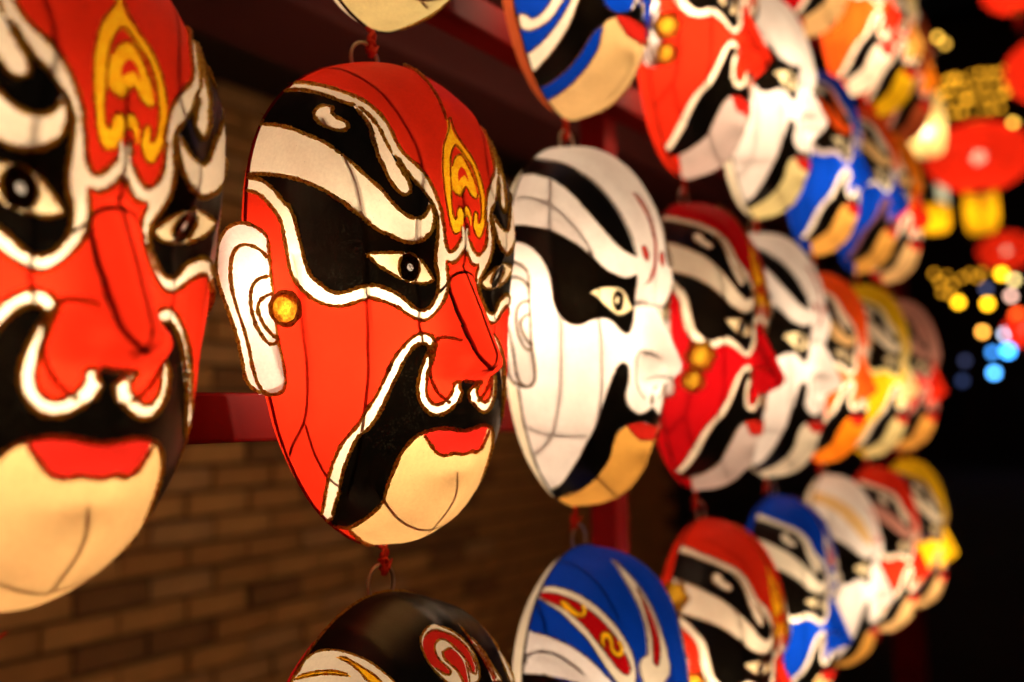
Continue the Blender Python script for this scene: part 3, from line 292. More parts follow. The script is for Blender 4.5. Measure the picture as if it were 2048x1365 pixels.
def smooth(pts, closed=True, step=.02):
    P = np.array(pts, float); n = len(P)
    def turn(i):
        a = P[i]-P[i-1]; b = P[(i+1) % n]-P[i]; d = math.atan2(a[0]*b[1]-a[1]*b[0], a@b); return abs(d)
    corner = [((not closed) and i in (0, n-1)) or turn(i) > 1.05 or np.hypot(*P[i]) > 1.0 for i in range(n)]
    out = []
    for i in range(n if closed else n-1):
        p1, p2 = P[i], P[(i+1) % n]
        p0 = p1 - (p2-p1)*.5 if corner[i] else P[i-1]
        p3 = p2 + (p2-p1)*.5 if corner[(i+1) % n] else P[(i+2) % n]
        m = max(1, int(math.ceil(np.linalg.norm(p2-p1)/step)))
        for k in range(m):
            t = k/m
            out.append(.5*((2*p1) + (-p0+p2)*t + (2*p0-5*p1+4*p2-p3)*t*t + (-p0+3*p1-3*p2+p3)*t**3))
    if not closed: out.append(P[-1])
    return np.array(out)
def inpoly(P, poly):
    x, y = P[:, 0], P[:, 1]; c = np.zeros(len(P), bool); X, Y = poly[:, 0], poly[:, 1]; X2, Y2 = np.roll(X, -1), np.roll(Y, -1)
    for i in range(len(poly)):
        if Y[i] == Y2[i]: continue
        c ^= ((Y[i] > y) != (Y2[i] > y)) & (x < (X2[i]-X[i])*(y-Y[i])/(Y2[i]-Y[i]) + X[i])
    return c
def mir(p): return [[-a, b] for a, b in p]
NOSE = [[0, .10], [-.045, .07], [-.07, -.02], [-.10, -.12], [-.145, -.18], [-.17, -.235], [-.155, -.285], [-.11, -.318], [-.05, -.328], [0, -.33]]
FORE = [[0, .13], [-.10, .15], [-.135, .26], [-.20, .42], [-.32, .62], [-.50, .83], [-.55, .87], [-.3, .98], [0, 1.03]]
HOLE = EAR['hole'] + [[-.86, -.53], [-.95, -.40], [-.98, -.2], [-.985, 0.], [-.96, .2], [-.93, .28]]
def design_layers(design, skip, extra):
    """painter's list of (name, polygon)"""
    L = []
    if 'forehead_panel' in extra: L.append(('forehead_panel', 'C', FORE))
    src = DATA['D'][design]
    src = [q for q in src if q[0] not in skip]
    if 'no_nose' not in extra: L.append(('nose', 'C', NOSE))
    for n, m_, p in src: L.append((n, m_, p))
    if 'ear' in extra: L.append(('ear_hole', 'L', HOLE))
    for q in extra:
        if isinstance(q, tuple): L.append(('ear_hole', 'L', [[q[0]+q[2]*1.1*math.cos(w), q[1]+q[2]*1.5*math.sin(w)] for w in np.linspace(0, 5.8, 12)]))
    out = []
    for n, m_, p in L:
        if m_ == 'L': out.append((n, p)); out.append((n, mir(p)[::-1]))
        elif m_ == 'F': out.append((n, p))
        else: out.append((n, p + [q for q in mir(p)[::-1] if abs(q[0]) > 1e-6]))
    return out
CACHE = {}
def wire_points(design):
    k = ('wp', design)
    if k not in CACHE:
        ws = DATA['W'].get(design, DATA['W']['A']); CACHE[k] = np.concatenate([smooth(w, False, .02) for w in ws + [mir(w) for w in ws] + DATA['W']['center']])
    return CACHE[k]
def tented(a, b, wp):
    """cloth stretched over the frame wires: a low ridge along each wire, a slight sag between"""
    P = surf(a, b); N = nrm_at(np.clip(a, -.99, .99), np.clip(b, -.99, .99)); out = np.zeros(len(a))
    for i in range(0, len(a), 4000):
        d = np.sqrt(((a[i:i+4000, None]-wp[None, :, 0])**2 + (b[i:i+4000, None]-wp[None, :, 1])**2).min(1))
        out[i:i+4000] = .0042*np.exp(-(d/.030)**2) - .0030*np.clip((d-.05)/.12, 0, 1)
    edge = np.clip((1-np.hypot(a, b))/.08, 0, 1)*np.where((np.abs(a) < .19) & (b > -.36) & (b < .08), .3, 1.)
    return P + N*(out*edge)[:, None]
def mask_meshes(design, skip=(), extra=(), hi=1, trim_r=.0038):
    key = (design, skip, extra, hi, trim_r)
    if key in CACHE: return CACHE[key]
    step = {2: .010, 1: .02, 0: .035}[hi]; h = {2: .020, 1: .032, 0: .055}[hi]
    polys = [(n, smooth(p, True, step)) for n, p in design_layers(design, skip, extra)]
    V, E = [], []
    def addloop(P):
        b = len(V); n = len(P)
        for p in P: V.append((float(p[0]), float(p[1])))
        for i in range(n): E.append((b+i, b+(i+1) % n))
    nr = {2: 220, 1: 140, 0: 90}[hi]
    addloop([(math.cos(2*math.pi*k/nr), math.sin(2*math.pi*k/nr)) for k in range(nr)])
    for n, P in polys: addloop(P)
    rows = int(2/(h*.866))+1
    for j in range(rows):
        y = -1 + j*h*.866
        for i in range(int(2/h)+1):
            x = -1 + i*h + (h/2 if j % 2 else 0)
            if x*x+y*y < (1-h*.6)**2: V.append((x, y))
    if hi: # finer round the nose
        hh = h*.5
        for j in range(int(.34/hh)):
            for i in range(int(.40/hh)):
                V.append((-.2+i*hh+(hh/2 if j % 2 else 0)+.0007, -.38+j*hh+.0011))
    cv, ce, cf, _1, _2, _3 = delaunay_2d_cdt([Vector(v) for v in V], E, [], 0, 1e-5)
    UV = np.array([tuple(v) for v in cv]); T = np.array([list(f)[:3] for f in cf if len(f) == 3])
    C = UV[T].mean(1)
    keep = (np.hypot(C[:, 0], C[:, 1]) < 1.0); T = T[keep]; C = C[keep]
    lab = np.full(len(C), -1)
    for i, (n, P) in enumerate(polys): lab[inpoly(C, P)] = i
    wp = wire_points(design)
    cx_, cy_ = np.clip(UV[:, 0], -.997, .997), np.clip(UV[:, 1], -.997, .997)
    if hi:
        P3 = tented(UV[:, 0], UV[:, 1], wp); e_ = 4e-3
        A_ = tented(cx_+e_, cy_, wp)-tented(cx_-e_, cy_, wp); B_ = tented(cx_, cy_+e_, wp)-tented(cx_, cy_-e_, wp)
        N3 = np.cross(B_, A_); N3 /= np.linalg.norm(N3, axis=1)[:, None]+1e-12
    else:
        P3 = surf(UV[:, 0], UV[:, 1]); N3 = nrm_at(cx_, cy_)
    PB = tob(P3); NB = tobn(N3)
    parts = []
    for i in [-1] + list(range(len(polys))):
        t = T[lab == i]
        if len(t) == 0: continue
        n = 'face_cloth' if i < 0 else polys[i][0]
        if n == 'ear_hole': continue
        idx, inv = np.unique(t, return_inverse=True); inv = inv.reshape(t.shape)
        # orient outwards
        a, b, c = PB[t[:, 0]], PB[t[:, 1]], PB[t[:, 2]]
        fl = (np.cross(b-a, c-a)*NB[t[:, 0]]).sum(1) < 0; inv[fl] = inv[fl][:, ::-1]
        parts.append((n, n, mesh(n, PB[idx], inv, True, NB[idx])))
    # trims along the borders between two different cloths
    def classify(Q):
        l = np.full(len(Q), -1)
        for i, (n, P) in enumerate(polys): l[inpoly(Q, P)] = i
        return l
    used = []
    for i, (n, P) in enumerate(polys):
        if n in ('pupil', 'ear_hole', 'emblem_ground') : continue
        if n == 'nose': continue
        D_ = np.roll(P, -1, 0)-P; Nn = np.stack([-D_[:, 1], D_[:, 0]], 1); Nn /= np.linalg.norm(Nn, axis=1)[:, None]+1e-12
        Mi = (P+np.roll(P, -1, 0))/2
        la, lb = classify(Mi+Nn*.006), classify(Mi-Nn*.006)
        ok = (la != lb) & (np.hypot(Mi[:, 0], Mi[:, 1]) < .995) & ((la == i) | (lb == i) | (np.maximum(la, lb) < i))
        nm = np.array([q[0] for q in polys] + ['face_cloth'])
        ok &= ~(np.isin(nm[la], ['face_cloth', 'nose']) & np.isin(nm[lb], ['face_cloth', 'nose']))
        if used:
            U = np.concatenate(used)
            for k in np.nonzero(ok)[0]:
                if (np.hypot(*(U-Mi[k]).T) < .010).any(): ok[k] = False
        runs, cur = [], []
        K = len(P)
        start = 0
        if ok.all(): runs = [[*range(K), 0]]
        elif ok.any():
            start = int(np.nonzero(~ok)[0][0])+1
            for q in range(K):
                k = (start+q) % K
                if ok[k]: cur.append(k)
                elif cur: runs.append(cur+[(cur[-1]+1) % K]); cur = []
            if cur: runs.append(cur+[(cur[-1]+1) % K])
        paths = []
        for r_ in runs:
            if len(r_) < 3: continue
            Q = P[r_]; rr = np.hypot(Q[:, 0], Q[:, 1]); Q = Q/np.maximum(rr, 1.)[:, None]
            used.append(Q); Qc = Q*.999
            pts = tob(surf(Qc[:, 0], Qc[:, 1])) + tobn(nrm_at(Qc[:, 0]*.998, Qc[:, 1]*.998))*trim_r*H*.5
            # resample evenly
            d = np.r_[0, np.cumsum(np.linalg.norm(np.diff(pts, axis=0), axis=1))]
            st = {2: .0014, 1: .004, 0: .008}[hi]; m = max(2, int(d[-1]/st)); s = np.linspace(0, d[-1], m)
            paths.append(np.stack([np.interp(s, d, pts[:, k]) for k in range(3)], 1))
        if paths and trim_r > 0:
            k_ = .8 if n in ('eye', 'iris', 'red_fleck', 'red_crescent') else (.5 if 'emblem' in n else 1.)
            for pt in paths:
                v, f = tube([pt], trim_r*H*k_, {2: 6, 1: 5, 0: 4}[hi], .28 if hi == 2 else .15)
                parts.append(('trim', 'trim:'+n, mesh('trim', v, f, hi != 2)))
    CACHE[key] = parts
    return parts
# frame wires just behind the cloth
def wire_mesh(design, hi):
    k = ('wire', design, hi)
    if k in CACHE: return CACHE[k]
    ws = DATA['W'].get(design, DATA['W']['A']); out = []
    for w in ws + [mir(w) for w in ws] + DATA['W']['center']:
        Q = smooth(w, False, .03); rr = np.hypot(Q[:, 0], Q[:, 1]); Q = Q/np.maximum(rr/.985, 1)[:, None]
        pts = tob(surf(Q[:, 0], Q[:, 1])) - tobn(nrm_at(Q[:, 0], Q[:, 1]))*(.0012 if hi else .0048)*H
        v, f = tube([pts], .0031*H, 5); out.append(mesh('wire_rib', v, f))
    CACHE[k] = out; return out
NR = 96
RA = np.linspace(0, 2*math.pi, NR, endpoint=False)
RIM = surf(np.cos(RA), np.sin(RA)); RIM[:, 1] = 0
def ring_strip(rows):
    V, F = [], []
    for R in rows: V += list(R)
    for i in range(len(rows)-1):
        for k in range(NR): F.append((i*NR+k, i*NR+(k+1) % NR, (i+1)*NR+(k+1) % NR, (i+1)*NR+k))
    return V, F
def rimrow(s, y): R = RIM.copy(); R[:, 0] *= s; R[:, 2] *= s; R[:, 1] = y; return tob(R)
v, f = ring_strip([rimrow(1, 0), rimrow(.985, -.014), rimrow(.955, -.032), rimrow(.91, -.05)]); BAND = mesh('side_band', v, f)
rows = [rimrow(s, y) for s, y in ((.905, -.051), (.7, -.066), (.4, -.075), (.12, -.078))]
v, f = ring_strip(rows); c0 = len(v); v.append(np.array([0, .078*H, 0])); f += [((3*NR+k), 3*NR+(k+1) % NR, c0) for k in range(NR)]; BACK = mesh('back_cover', v, f)
v, f = tube([rimrow(1.0, .001)], .0040*H, 5, .1, closed=True); PIPE = mesh('rim_seam', v, f)
a_ = np.linspace(0, 2*math.pi, 28, endpoint=False)
v, f = tube([np.stack([.038*H*np.cos(a_), np.zeros(28), (.518*H+.038*H*np.sin(a_))], 1)], .0042*H, 6, closed=True); RING = mesh('hanging_ring', v, f)
def cord_mesh(seed, gap):
    r = random.Random(seed); paths = []
    z0, z1 = -.497*H, -.5*H-gap
    for s in (-1, 1, -1, 1, .2):
        n = 14; ph = r.uniform(0, 3)
        w = r.uniform(.6, 1.2)
        paths.append([(s*w*(.018*H*(1-k/13))*math.cos(k*.5+ph*.3) + s*.002*H, -.003*H+.004*H*math.sin(k*.9+ph), z0+(z1-z0)*k/13) for k in range(n)])
    # knot
    zk = z0+(z1-z0)*r.uniform(.5, .68)
    paths.append([(.011*H*math.cos(k*.7)*(1-.02*k), .008*H*math.sin(k*.7), zk+.012*H*math.sin(k*.29)) for k in range(26)])
    for q in range(5):
        x = r.uniform(-.03, .03)*H; paths.append([(0, 0, zk), (x*.5, r.uniform(-.01, .01)*H, zk-.01*H*r.random()), (x, r.uniform(-.02, .01)*H, zk-r.uniform(-.01, .03)*H)])
    v, f = tube(paths, .0042*H, 5, .2); return mesh('tie_cord', v, f)
CORDS = [cord_mesh(s, .062*H) for s in range(3)]
def fray_mesh(seed, n=230):
    r = random.Random(seed); paths = []
    for q in range(n):
        a = r.uniform(math.radians(-60), math.radians(240)); P = surf(math.cos(a), math.sin(a)); P = tob([P[0], .002, P[2]]); d = Vector((math.cos(a), 0, math.sin(a)))
        t = Vector((-math.sin(a), 0, math.cos(a)))*r.uniform(-1, 1); L_ = r.uniform(.003, .011)*H*1.3
        e = d*r.uniform(.3, 1)+t+Vector((0, r.uniform(-.5, .5), 0)); P = Vector(P)
        paths.append([P, P+e*L_*.6, P+e*L_+Vector((0, 0, -.2*L_))])
    v, f = tube(paths, .0007*H, 3); return mesh('frayed_threads', v, f)
# ear
EP, EE, EV = np.array(EAR['P']), np.array(EAR['e']), np.array(EAR['v']); EN = np.cross(EE, EV); EN /= np.linalg.norm(EN)
if EN[1] < 0: EN = -EN
def ear_geo(mirror, hi):
    k = ('ear', mirror, hi)
    if k in CACHE: return CACHE[k]
    O = smooth(EAR['outline'], True, .008 if hi > 1 else .016); c = O.mean(0)
    def pos(h, t, n): 
        P = EP + EE*h + EV*t + EN*n
        if mirror: P = P*np.array([-1, 1, 1])
        return tob(P)
    def puff(h, t):
        return .010*math.sin(min(1, max(0, (h)/.045))*1.57)
    V, F = [], []; n = len(O); rings = [1., .93, .8, .6, .35, .1]
    for i, s in enumerate(rings):
        for p in O:
            q = c+(p-c)*s; V.append(pos(q[0], q[1], (0 if i == 0 else .010*(1-s**3)) + 0.002))
    for i in range(len(rings)-1):
        for j in range(n): F.append((i*n+j, i*n+(j+1) % n, (i+1)*n+(j+1) % n, (i+1)*n+j))
    F.append([(len(rings)-1)*n+j for j in range(n)])
    front = mesh('ear_front', V, F)
    V, F = [], []
    for i, (s, d) in enumerate(((1, 0.002), (1.01, -.008), (1., -.018), (.9, -.026), (.6, -.03))):
        for p in O:
            q = c+(p-c)*s; q = np.array([max(q[0], .05) if i > 1 else q[0], q[1]]); V.append(pos(q[0], q[1], d))
    for i in range(4):
        for j in range(n):
            if O[j][0] > .012 and O[(j+1) % n][0] > .012: F.append((i*n+j, i*n+(j+1) % n, (i+1)*n+(j+1) % n, (i+1)*n+j))
    back = mesh('ear_back', V, F)
    paths = [[pos(p[0], p[1], .004) for p in list(O)+[O[0]]]]
    for l in EAR['lines']:
        paths.append([pos(p[0], p[1], .0125 if .008 < p[0] < .075 else .008) for p in smooth(l, False, .006)])
    P2 = []
    for P in paths:
        P = np.array(P); d = np.r_[0, np.cumsum(np.linalg.norm(np.diff(P, axis=0), axis=1))]; m = max(3, int(d[-1]/(.0014 if hi > 1 else .004))); s = np.linspace(0, d[-1], m)
        P2.append(np.stack([np.interp(s, d, P[:, k]) for k in range(3)], 1))
    v, f = tube(P2, .0036*H, 6, .28 if hi > 1 else .12); tr = mesh('ear_trim', v, f, hi < 2)
    CACHE[k] = (front, back, tr); return CACHE[k]
def disc_geo(u, v_, r, mirror, bumpy=0):
    a = np.linspace(0, 2*math.pi, 24, endpoint=False); s = -1 if mirror else 1
    P0_ = surf(u*s, v_); N0 = nrm_at(u*s, v_); up = np.array([0, 0, 1.]); T1 = np.cross(N0, up); T1 /= np.linalg.norm(T1); T2 = np.cross(T1, N0)
    V, F = [], []
    for rr, hgt in ((1, .0), (1.0, .007), (.8, .011), (.45, .010)):
        for q in a:
            k = rr*r*(1+bumpy*.12*math.cos(6*q)); V.append(P0_ + T1*k*math.cos(q) + T2*k*math.sin(q) + N0*hgt)
    n = 24
    for i in range(3):
        for j in range(n): F.append((i*n+j, i*n+(j+1) % n, (i+1)*n+(j+1) % n, (i+1)*n+j))
    F.append([3*n+j for j in range(n)])
    tr = [P0_ + T1*r*(1+bumpy*.12*math.cos(6*q))*math.cos(q) + T2*r*(1+bumpy*.12*math.cos(6*q))*math.sin(q) + N0*.008 for q in a]
    m1 = mesh('earring', [tob(p) for p in V], F); v, f = tube([np.array([tob(p) for p in tr])], .0046*H, 6, .25, closed=True); return m1, mesh('earring_trim', v, f)
WING = [[-.07, -.165], [-.12, -.17], [-.15, -.195], [-.17, -.235], [-.16, -.28], [-.115, -.318], [-.06, -.33]]

DEF = {'A': dict(face_cloth='red', nose='red', white_surround='white', black_eye_patch='black', white_tear_streak='white', white_brow_band='white', white_brow_drop='white', eye='eye_white', iris='iris', pupil='silver',
   white_moustache_edge='white', black_moustache='black', chin_panel='peach', lips='lip_red', gold_emblem='gold', gold_emblem_curl='gold', gold_emblem_hook='gold', emblem_ground='red', forehead_panel='yellow'),
 'B': dict(face_cloth='bright_white', nose='bright_white', black_forehead_stripe='black', black_eye_patch='black', eye='eye_white', iris='iris', pupil='eye_white', red_crescent='lip_red', red_fleck='lip_red', black_moustache='black', chin_panel='amber', lips='lip_red', forehead_panel='white'),
 'C': dict(face_cloth='blue', nose='blue', black_eye_patch='black', eye='eye_white', iris='iris', pupil='eye_white', white_brow_field='bright_white', white_band_edge='white', red_brow_band='dark_red', gold_squiggle='gold', gold_squiggle_lower='gold', white_crown_stripe='white', red_crown_stripe='dark_red',
   white_curl='white', white_moustache_edge='white', black_moustache='black', chin_panel='peach', lips='lip_red', forehead_panel='blue'),
 'D': dict(face_cloth='black', nose='black', white_brow_field='white', gold_brow_stroke='gold', gold_brow_wedge='gold', white_forehead_oval='white', red_forehead_swirl='lip_red', red_forehead_drop='lip_red', white_temple_stripe='white', red_temple_stripe='lip_red', white_moustache_edge='white', chin_panel='peach', lips='lip_red', forehead_panel='black')}
GROUPS = 'opera mask lanterns hung in strings on the red rack'
def make_mask(label, s, dz, design='A', hi=0, yaw=0., roll=0., scale=1., colors={}, skip=(), extra=(), trim='cord', trim_r=.0038, ear='bright_white', discs=((EAR['disc'][0], EAR['disc'][1], .030, 0),), seam=None, bulb=(-.04, .07, -.12), power=1., band=None, cord=True, fray=False, pitch_gap=None, ring=True):
    if hi == 0: jr = random.Random(label); roll += jr.uniform(-.035, .035); yaw += jr.uniform(-.04, .04)
    root = empty('opera_mask_lantern', (s*H, 0, Z0+dz*H), (0, -roll, -yaw), scale)
    tag(root, label, 'mask lantern', GROUPS)
    cm = dict(DEF[design]); cm.update(colors); base = cm['face_cloth']
    if ear: extra = tuple(extra)+('ear',)
    if discs: extra = tuple(extra)+tuple((q[0], q[1], q[2]) for q in discs)
    first = {}
    for kind, n, me in mask_meshes(design, tuple(skip), tuple(extra), hi, trim_r):
        if kind == 'trim':
            par = first.get(n[5:], root)
            o = link('gold_trim' if trim == 'cord' else 'outline_trim', me, mat(trim), root)
        else:
            o = link(n, me, mat(cm.get(n, 'white')), root); first[n] = o
    for me in wire_mesh(design, hi): link('wire_rib', me, paint('dark_wire', (.03, .02, .015), .5), root)
    link('side_band', BAND, mat(band or (base if base != 'black' else 'dark_red')), root); link('back_cover', BACK, gauze(), root)
    link('rim_seam', PIPE, mat(seam) if seam in PAL or seam == 'cord' else paint('dark_seam_thread', (.05, .03, .02), .7), root)
    if ring: link('hanging_ring', RING, paint('steel_ring', (.75, .66, .58), .3, .2), root)
    if cord: link('tie_cord', CORDS[int(abs(s*7+dz*3)) % 3], paint('red_cord', (.85, .045, .02), .6), root)
    if design in 'ABC' and trim_r > 0 and hi > 0:
        for mi in (0, 1):
            k = ('wing', mi, hi, design)
            if k not in CACHE:
                Q = smooth(mir(WING) if mi else WING, False, .006); pts = tob(surf(Q[:, 0], Q[:, 1]))+tobn(nrm_at(Q[:, 0], Q[:, 1]))*.003*H
                v, f = tube([pts], (.0038 if design == 'A' else .0022)*H, 6, .25); CACHE[k] = mesh('nostril_trim', v, f, False)
            link('nostril_trim', CACHE[k], mat(trim), root)
    if 'gold_emblem' in cm and design == 'A' and 'gold_emblem' not in skip and hi > 0:
        if 'crown' not in CACHE:
            Q = smooth([[0, .52], [.004, .60], [0, .70], [-.004, .80]], False, .01); pts = tob(surf(Q[:, 0], Q[:, 1]))+tobn(nrm_at(Q[:, 0], Q[:, 1]))*.002*H
            v, f = tube([pts], .0034*H, 6, .25); CACHE['crown'] = mesh('crown_trim', v, f, False)
        link('crown_trim', CACHE['crown'], mat(trim), root)
    if ear:
        for mi in (0, 1):
            fr, bk, tr = ear_geo(mi, hi)
            e = link('ear', fr, mat(ear), root); link('ear_back', bk, mat(ear), e); link('ear_trim', tr, mat(trim), e)
    for (u, v_, r, bm_) in discs:
        for mi in (0, 1):
            k = ('disc', u, v_, r, mi)
            if k not in CACHE: CACHE[k] = disc_geo(u, v_, r, mi, bm_)
            a, b = CACHE[k]; e = link('earring', a, mat('gold_disc'), root); link('earring_trim', b, mat('cord'), e)
    if fray:
        link('frayed_threads', CACHE.setdefault('fray', fray_mesh(5)), mat('dark_red'), root)['kind'] = 'stuff'
    if design == 'B': bulb = (.0, .055, -.05)
    for p_, e_ in (((bulb, .66), ((-.25, .005, .02), .15), ((-.215, .135, .04), .07)) if hi else ((bulb, .8),)):  # main bulb; near masks get small added lights for ear and eye-patch hot spots
        ld = bpy.data.lights.new('bulb', 'POINT'); ld.energy = BULB_W*power*e_; ld.color = BULB_C; ld.shadow_soft_size = .006
        lo = bpy.data.objects.new('bulb', ld); col.objects.link(lo); lo.parent = root; lo.location = tob(p_)
    return root

# ------------------------------------------------------------------ ground, wall behind, eave
v, f = box(-8, 60, -30, 40, -.3, 0); g = link('pavement', mesh('pavement', v, f, False), paint('dark_paving', (.02, .015, .012), .9, 0, .5, 3.)); g['kind'] = 'structure'
WY = 1.60; WX1 = 4.3
wall = empty('brick_wall', (0, WY, 0)); tag(wall, 'long brown brick wall behind the mask rack', 'wall')
v, f = box(-1.5, WX1, .012, .24, 0, 3.2); link('mortar', mesh('mortar', v, f, False), paint('wall_mortar', (.13, .065, .028), .9, 0, .3, 8.), wall)
BR = [paint('brown_brick_%s' % n, c, .85, 0, .35, 14.) for n, c in (('tan', (.56, .26, .075)), ('umber', (.46, .20, .055)), ('dark', (.26, .11, .035)), ('grey', (.50, .25, .09)))]
bl, bh = .195, .055; pit = .066
bmes = []
for q in range(6):
    r = random.Random(q); me = bevel_box(0, bl, -.012-r.uniform(0, .008), .02, 0, bh, .004)
    me.name = 'brick'; me.materials.append(BR[0]); bmes.append(me)
cells = []
for j in range(int(3.1/pit)):
    for i in range(-6, int(WX1/(bl+.011))):
        x = i*(bl+.011)+(.12 if j % 2 else 0); z = .02+j*pit
        if x < -1.4 or x+bl > WX1: continue
        p = M.inverted() @ Vector((x+bl/2, WY, z)); 
        px_, py_ = 1024-2052*p.x/p.z, 682.5+2052*p.y/p.z
        vis = p.z < 0 and -60 < px_ < 1380 and -60 < py_ < 1420
        cells.append((0 if vis else 1, -p.z, x, z))
cells.sort(); stuffV, stuffF = [], []
for n, (hid, d, x, z) in enumerate(cells):
    r = random.Random(n)
    if n < 300 and not hid:
        o = bpy.data.objects.new('brick', bmes[n % 6]); col.objects.link(o); o.parent = wall; o.location = (x+r.uniform(-.003, .003), r.uniform(-.004, .004), z)
        o.material_slots[0].link = 'OBJECT'; o.material_slots[0].material = r.choices(BR, (4, 4, 2, 2))[0]
    elif z > .5:
        v, f = box(x, x+bl, -.014-r.uniform(0, .008), .02, z, z+bh); b = len(stuffV); stuffV += v; stuffF += [[b+q for q in w] for w in f]
o = link('brickwork', mesh('brickwork', stuffV, stuffF, False), BR[1], wall); o['kind'] = 'stuff'
dark_red = paint('red_lacquer', (.11, .0012, .001), .6, 0, .25, 6., .06)
post_red = paint('red_post_lacquer', (.22, .003, .003), .55, 0, .25, 6., .12)  # same red as the rails, colour lightened so the less lit posts show
ev = empty('eave_board', (0, 0, 0)); tag(ev, 'dark red eave beam running above the brick wall', 'beam')
link('board', bevel_box(-1.5, WX1, .62, .86, 2.2, 2.5, .01), paint('old_dark_red_paint', (.07, .008, .006), .7, 0, .4, 5.), ev); link('soffit', bevel_box(-1.5, WX1, .864, 1.9, 2.46, 2.52, .004), paint('dark_timber', (.03, .015, .01), .7), ev)

# ------------------------------------------------------------------ the red steel rack
def hx(x): return x*H
rack = empty('mask_rack', (0, 0, 0)); tag(rack, 'red painted steel rack of posts and rails behind the masks', 'rack')
for zc in (-.232, -.232+1.09, -.232-1.09, -.232+2.15):
    link('rail', bevel_box(-1.2, 6.4*H, .12*H, .215*H, Z0+(zc-.048)*H, Z0+(zc+.048)*H, .003), dark_red, rack)
for x0, w in ((1.52, .10), (6.37, .2), (-1.9, .1)):
    link('post', bevel_box(x0*H, (x0+w)*H, .218*H, (.218+w)*H, 0, 2.9, .003), post_red, rack)

# ------------------------------------------------------------------ masks
NOG = ('gold_emblem', 'gold_emblem_curl', 'gold_emblem_hook', 'emblem_ground')
EC = EAR['disc']
twod = ((-.698, -.139, .046, 1), (-.702, -.34, .036, 0))
twod2 = ((-.835, -.16, .042, 1), (-.78, -.40, .036, 0))
# row of whole faces (middle)
make_mask('largest red mask at the left edge, gold forehead scroll, cut off by the frame', -.814, -.003, 'A', 2, -.01, -.035, .99, seam='cord', power=.9)
make_mask('sharp red mask hanging left of the white one, white ear and gold earring', 0, 0, 'A', 2, .125, .034, seam='dark_red', fray=True, power=1.)
make_mask('white mask with black eye patch beside the sharp red mask', .843, .011, 'B', 1, .01, -.015, trim='bronze_line', trim_r=.0022, ear='bright_white', discs=(), colors=dict(), power=.88, band='white')
make_mask('dark red mask with gold double earring right of the white mask', 1.69, -.004, 'A', 1, -.019, .002, colors=dict(face_cloth='dark_red', nose='dark_red', chin_panel='lavender', emblem_ground='dark_red'), trim='orange_line', trim_r=.003, discs=twod, power=.6)
make_mask('white mask with red forehead streak, second white one of the middle row', 2.43, -.003, 'B', 1, .063, .01, colors=dict(chin_panel='white'), trim='bronze_line', trim_r=.0015, ear='bright_white', discs=(), power=.7, band='white')
make_mask('orange red mask with orange chin in the middle row', 3.22, -.03, 'A', 0, .16, 0, .9, colors=dict(face_cloth='orange_red', nose='orange_red', chin_panel='orange', white_brow_band='peach'), skip=NOG, trim_r=0, discs=(), power=.7)
make_mask('yellow mask with cream nose and white brow in the middle row', 4.08, -.02, 'A', 0, .12, 0, .94, colors=dict(face_cloth='yellow', nose='pale_yellow', chin_panel='pale_yellow', white_surround='pale_yellow', forehead_panel='yellow'), extra=('forehead_panel',), skip=NOG, trim_r=0, discs=(), power=.5)
make_mask('pinkish grey mask with red nose at the far end of middle row', 4.95, -.02, 'A', 0, .2, 0, .93, colors=dict(face_cloth='dark_red', nose='red', chin_panel='amber', forehead_panel='pink', white_surround='pink', white_brow_band='pink', white_moustache_edge='pink', white_tear_streak='pink'), extra=('forehead_panel',), skip=NOG, trim_r=0, discs=(), power=.5)
# upper row
make_mask('pale chin of a mask above the sharp red mask', 0, 1.09, 'B', 1, .0, 0, colors=dict(chin_panel='pale_yellow', face_cloth='bright_white'), trim='cord', trim_r=.003, discs=(), power=.88, band='white')
make_mask('blue mask with white curl hanging above the white mask', .843, 1.095, 'C', 1, 0, 0, trim='orange_line', trim_r=.0028, discs=(), power=.8, band='brown_red')
make_mask('upper red mask with pale chin and two gold earrings', 1.69, 1.085, 'A', 1, -.02, 0, colors=dict(chin_panel='lavender'), trim='orange_line', trim_r=.002, discs=twod2, skip=NOG, power=1.)
make_mask('glaring white mask in the upper row with yellow chin', 2.45, 1.035, 'B', 1, .03, 0, .95, colors=dict(chin_panel='pale_yellow'), skip=('black_forehead_stripe', 'red_crescent', 'red_fleck'), trim='bronze_line', trim_r=.001, ear='bright_white', discs=(), power=.88, band='white')
make_mask('blue mask with orange brow and orange chin in the upper row', 3.28, .96, 'A', 0, .12, 0, .9, colors=dict(face_cloth='blue', nose='blue', chin_panel='amber', white_brow_band='orange_red', white_tear_streak='orange_red', white_surround='lavender'), skip=NOG, trim_r=0, discs=(), power=.7, ear='orange')
make_mask('blue mask with cream brow, second blue one of the upper row', 4.1, .97, 'A', 0, .1, 0, .92, colors=dict(face_cloth='blue', nose='blue', chin_panel='amber', white_moustache_edge='plum', forehead_panel='orange_red', white_brow_band='peach'), extra=('forehead_panel',), skip=NOG, trim_r=0, discs=(), power=.5)
make_mask('orange mask with red nose at the far end of upper row', 4.72, .98, 'A', 0, .22, 0, .92, colors=dict(face_cloth='red', nose='red', chin_panel='peach', forehead_panel='orange', white_surround='orange', white_brow_band='peach'), extra=('forehead_panel',), skip=NOG, trim_r=0, discs=(), power=.5)
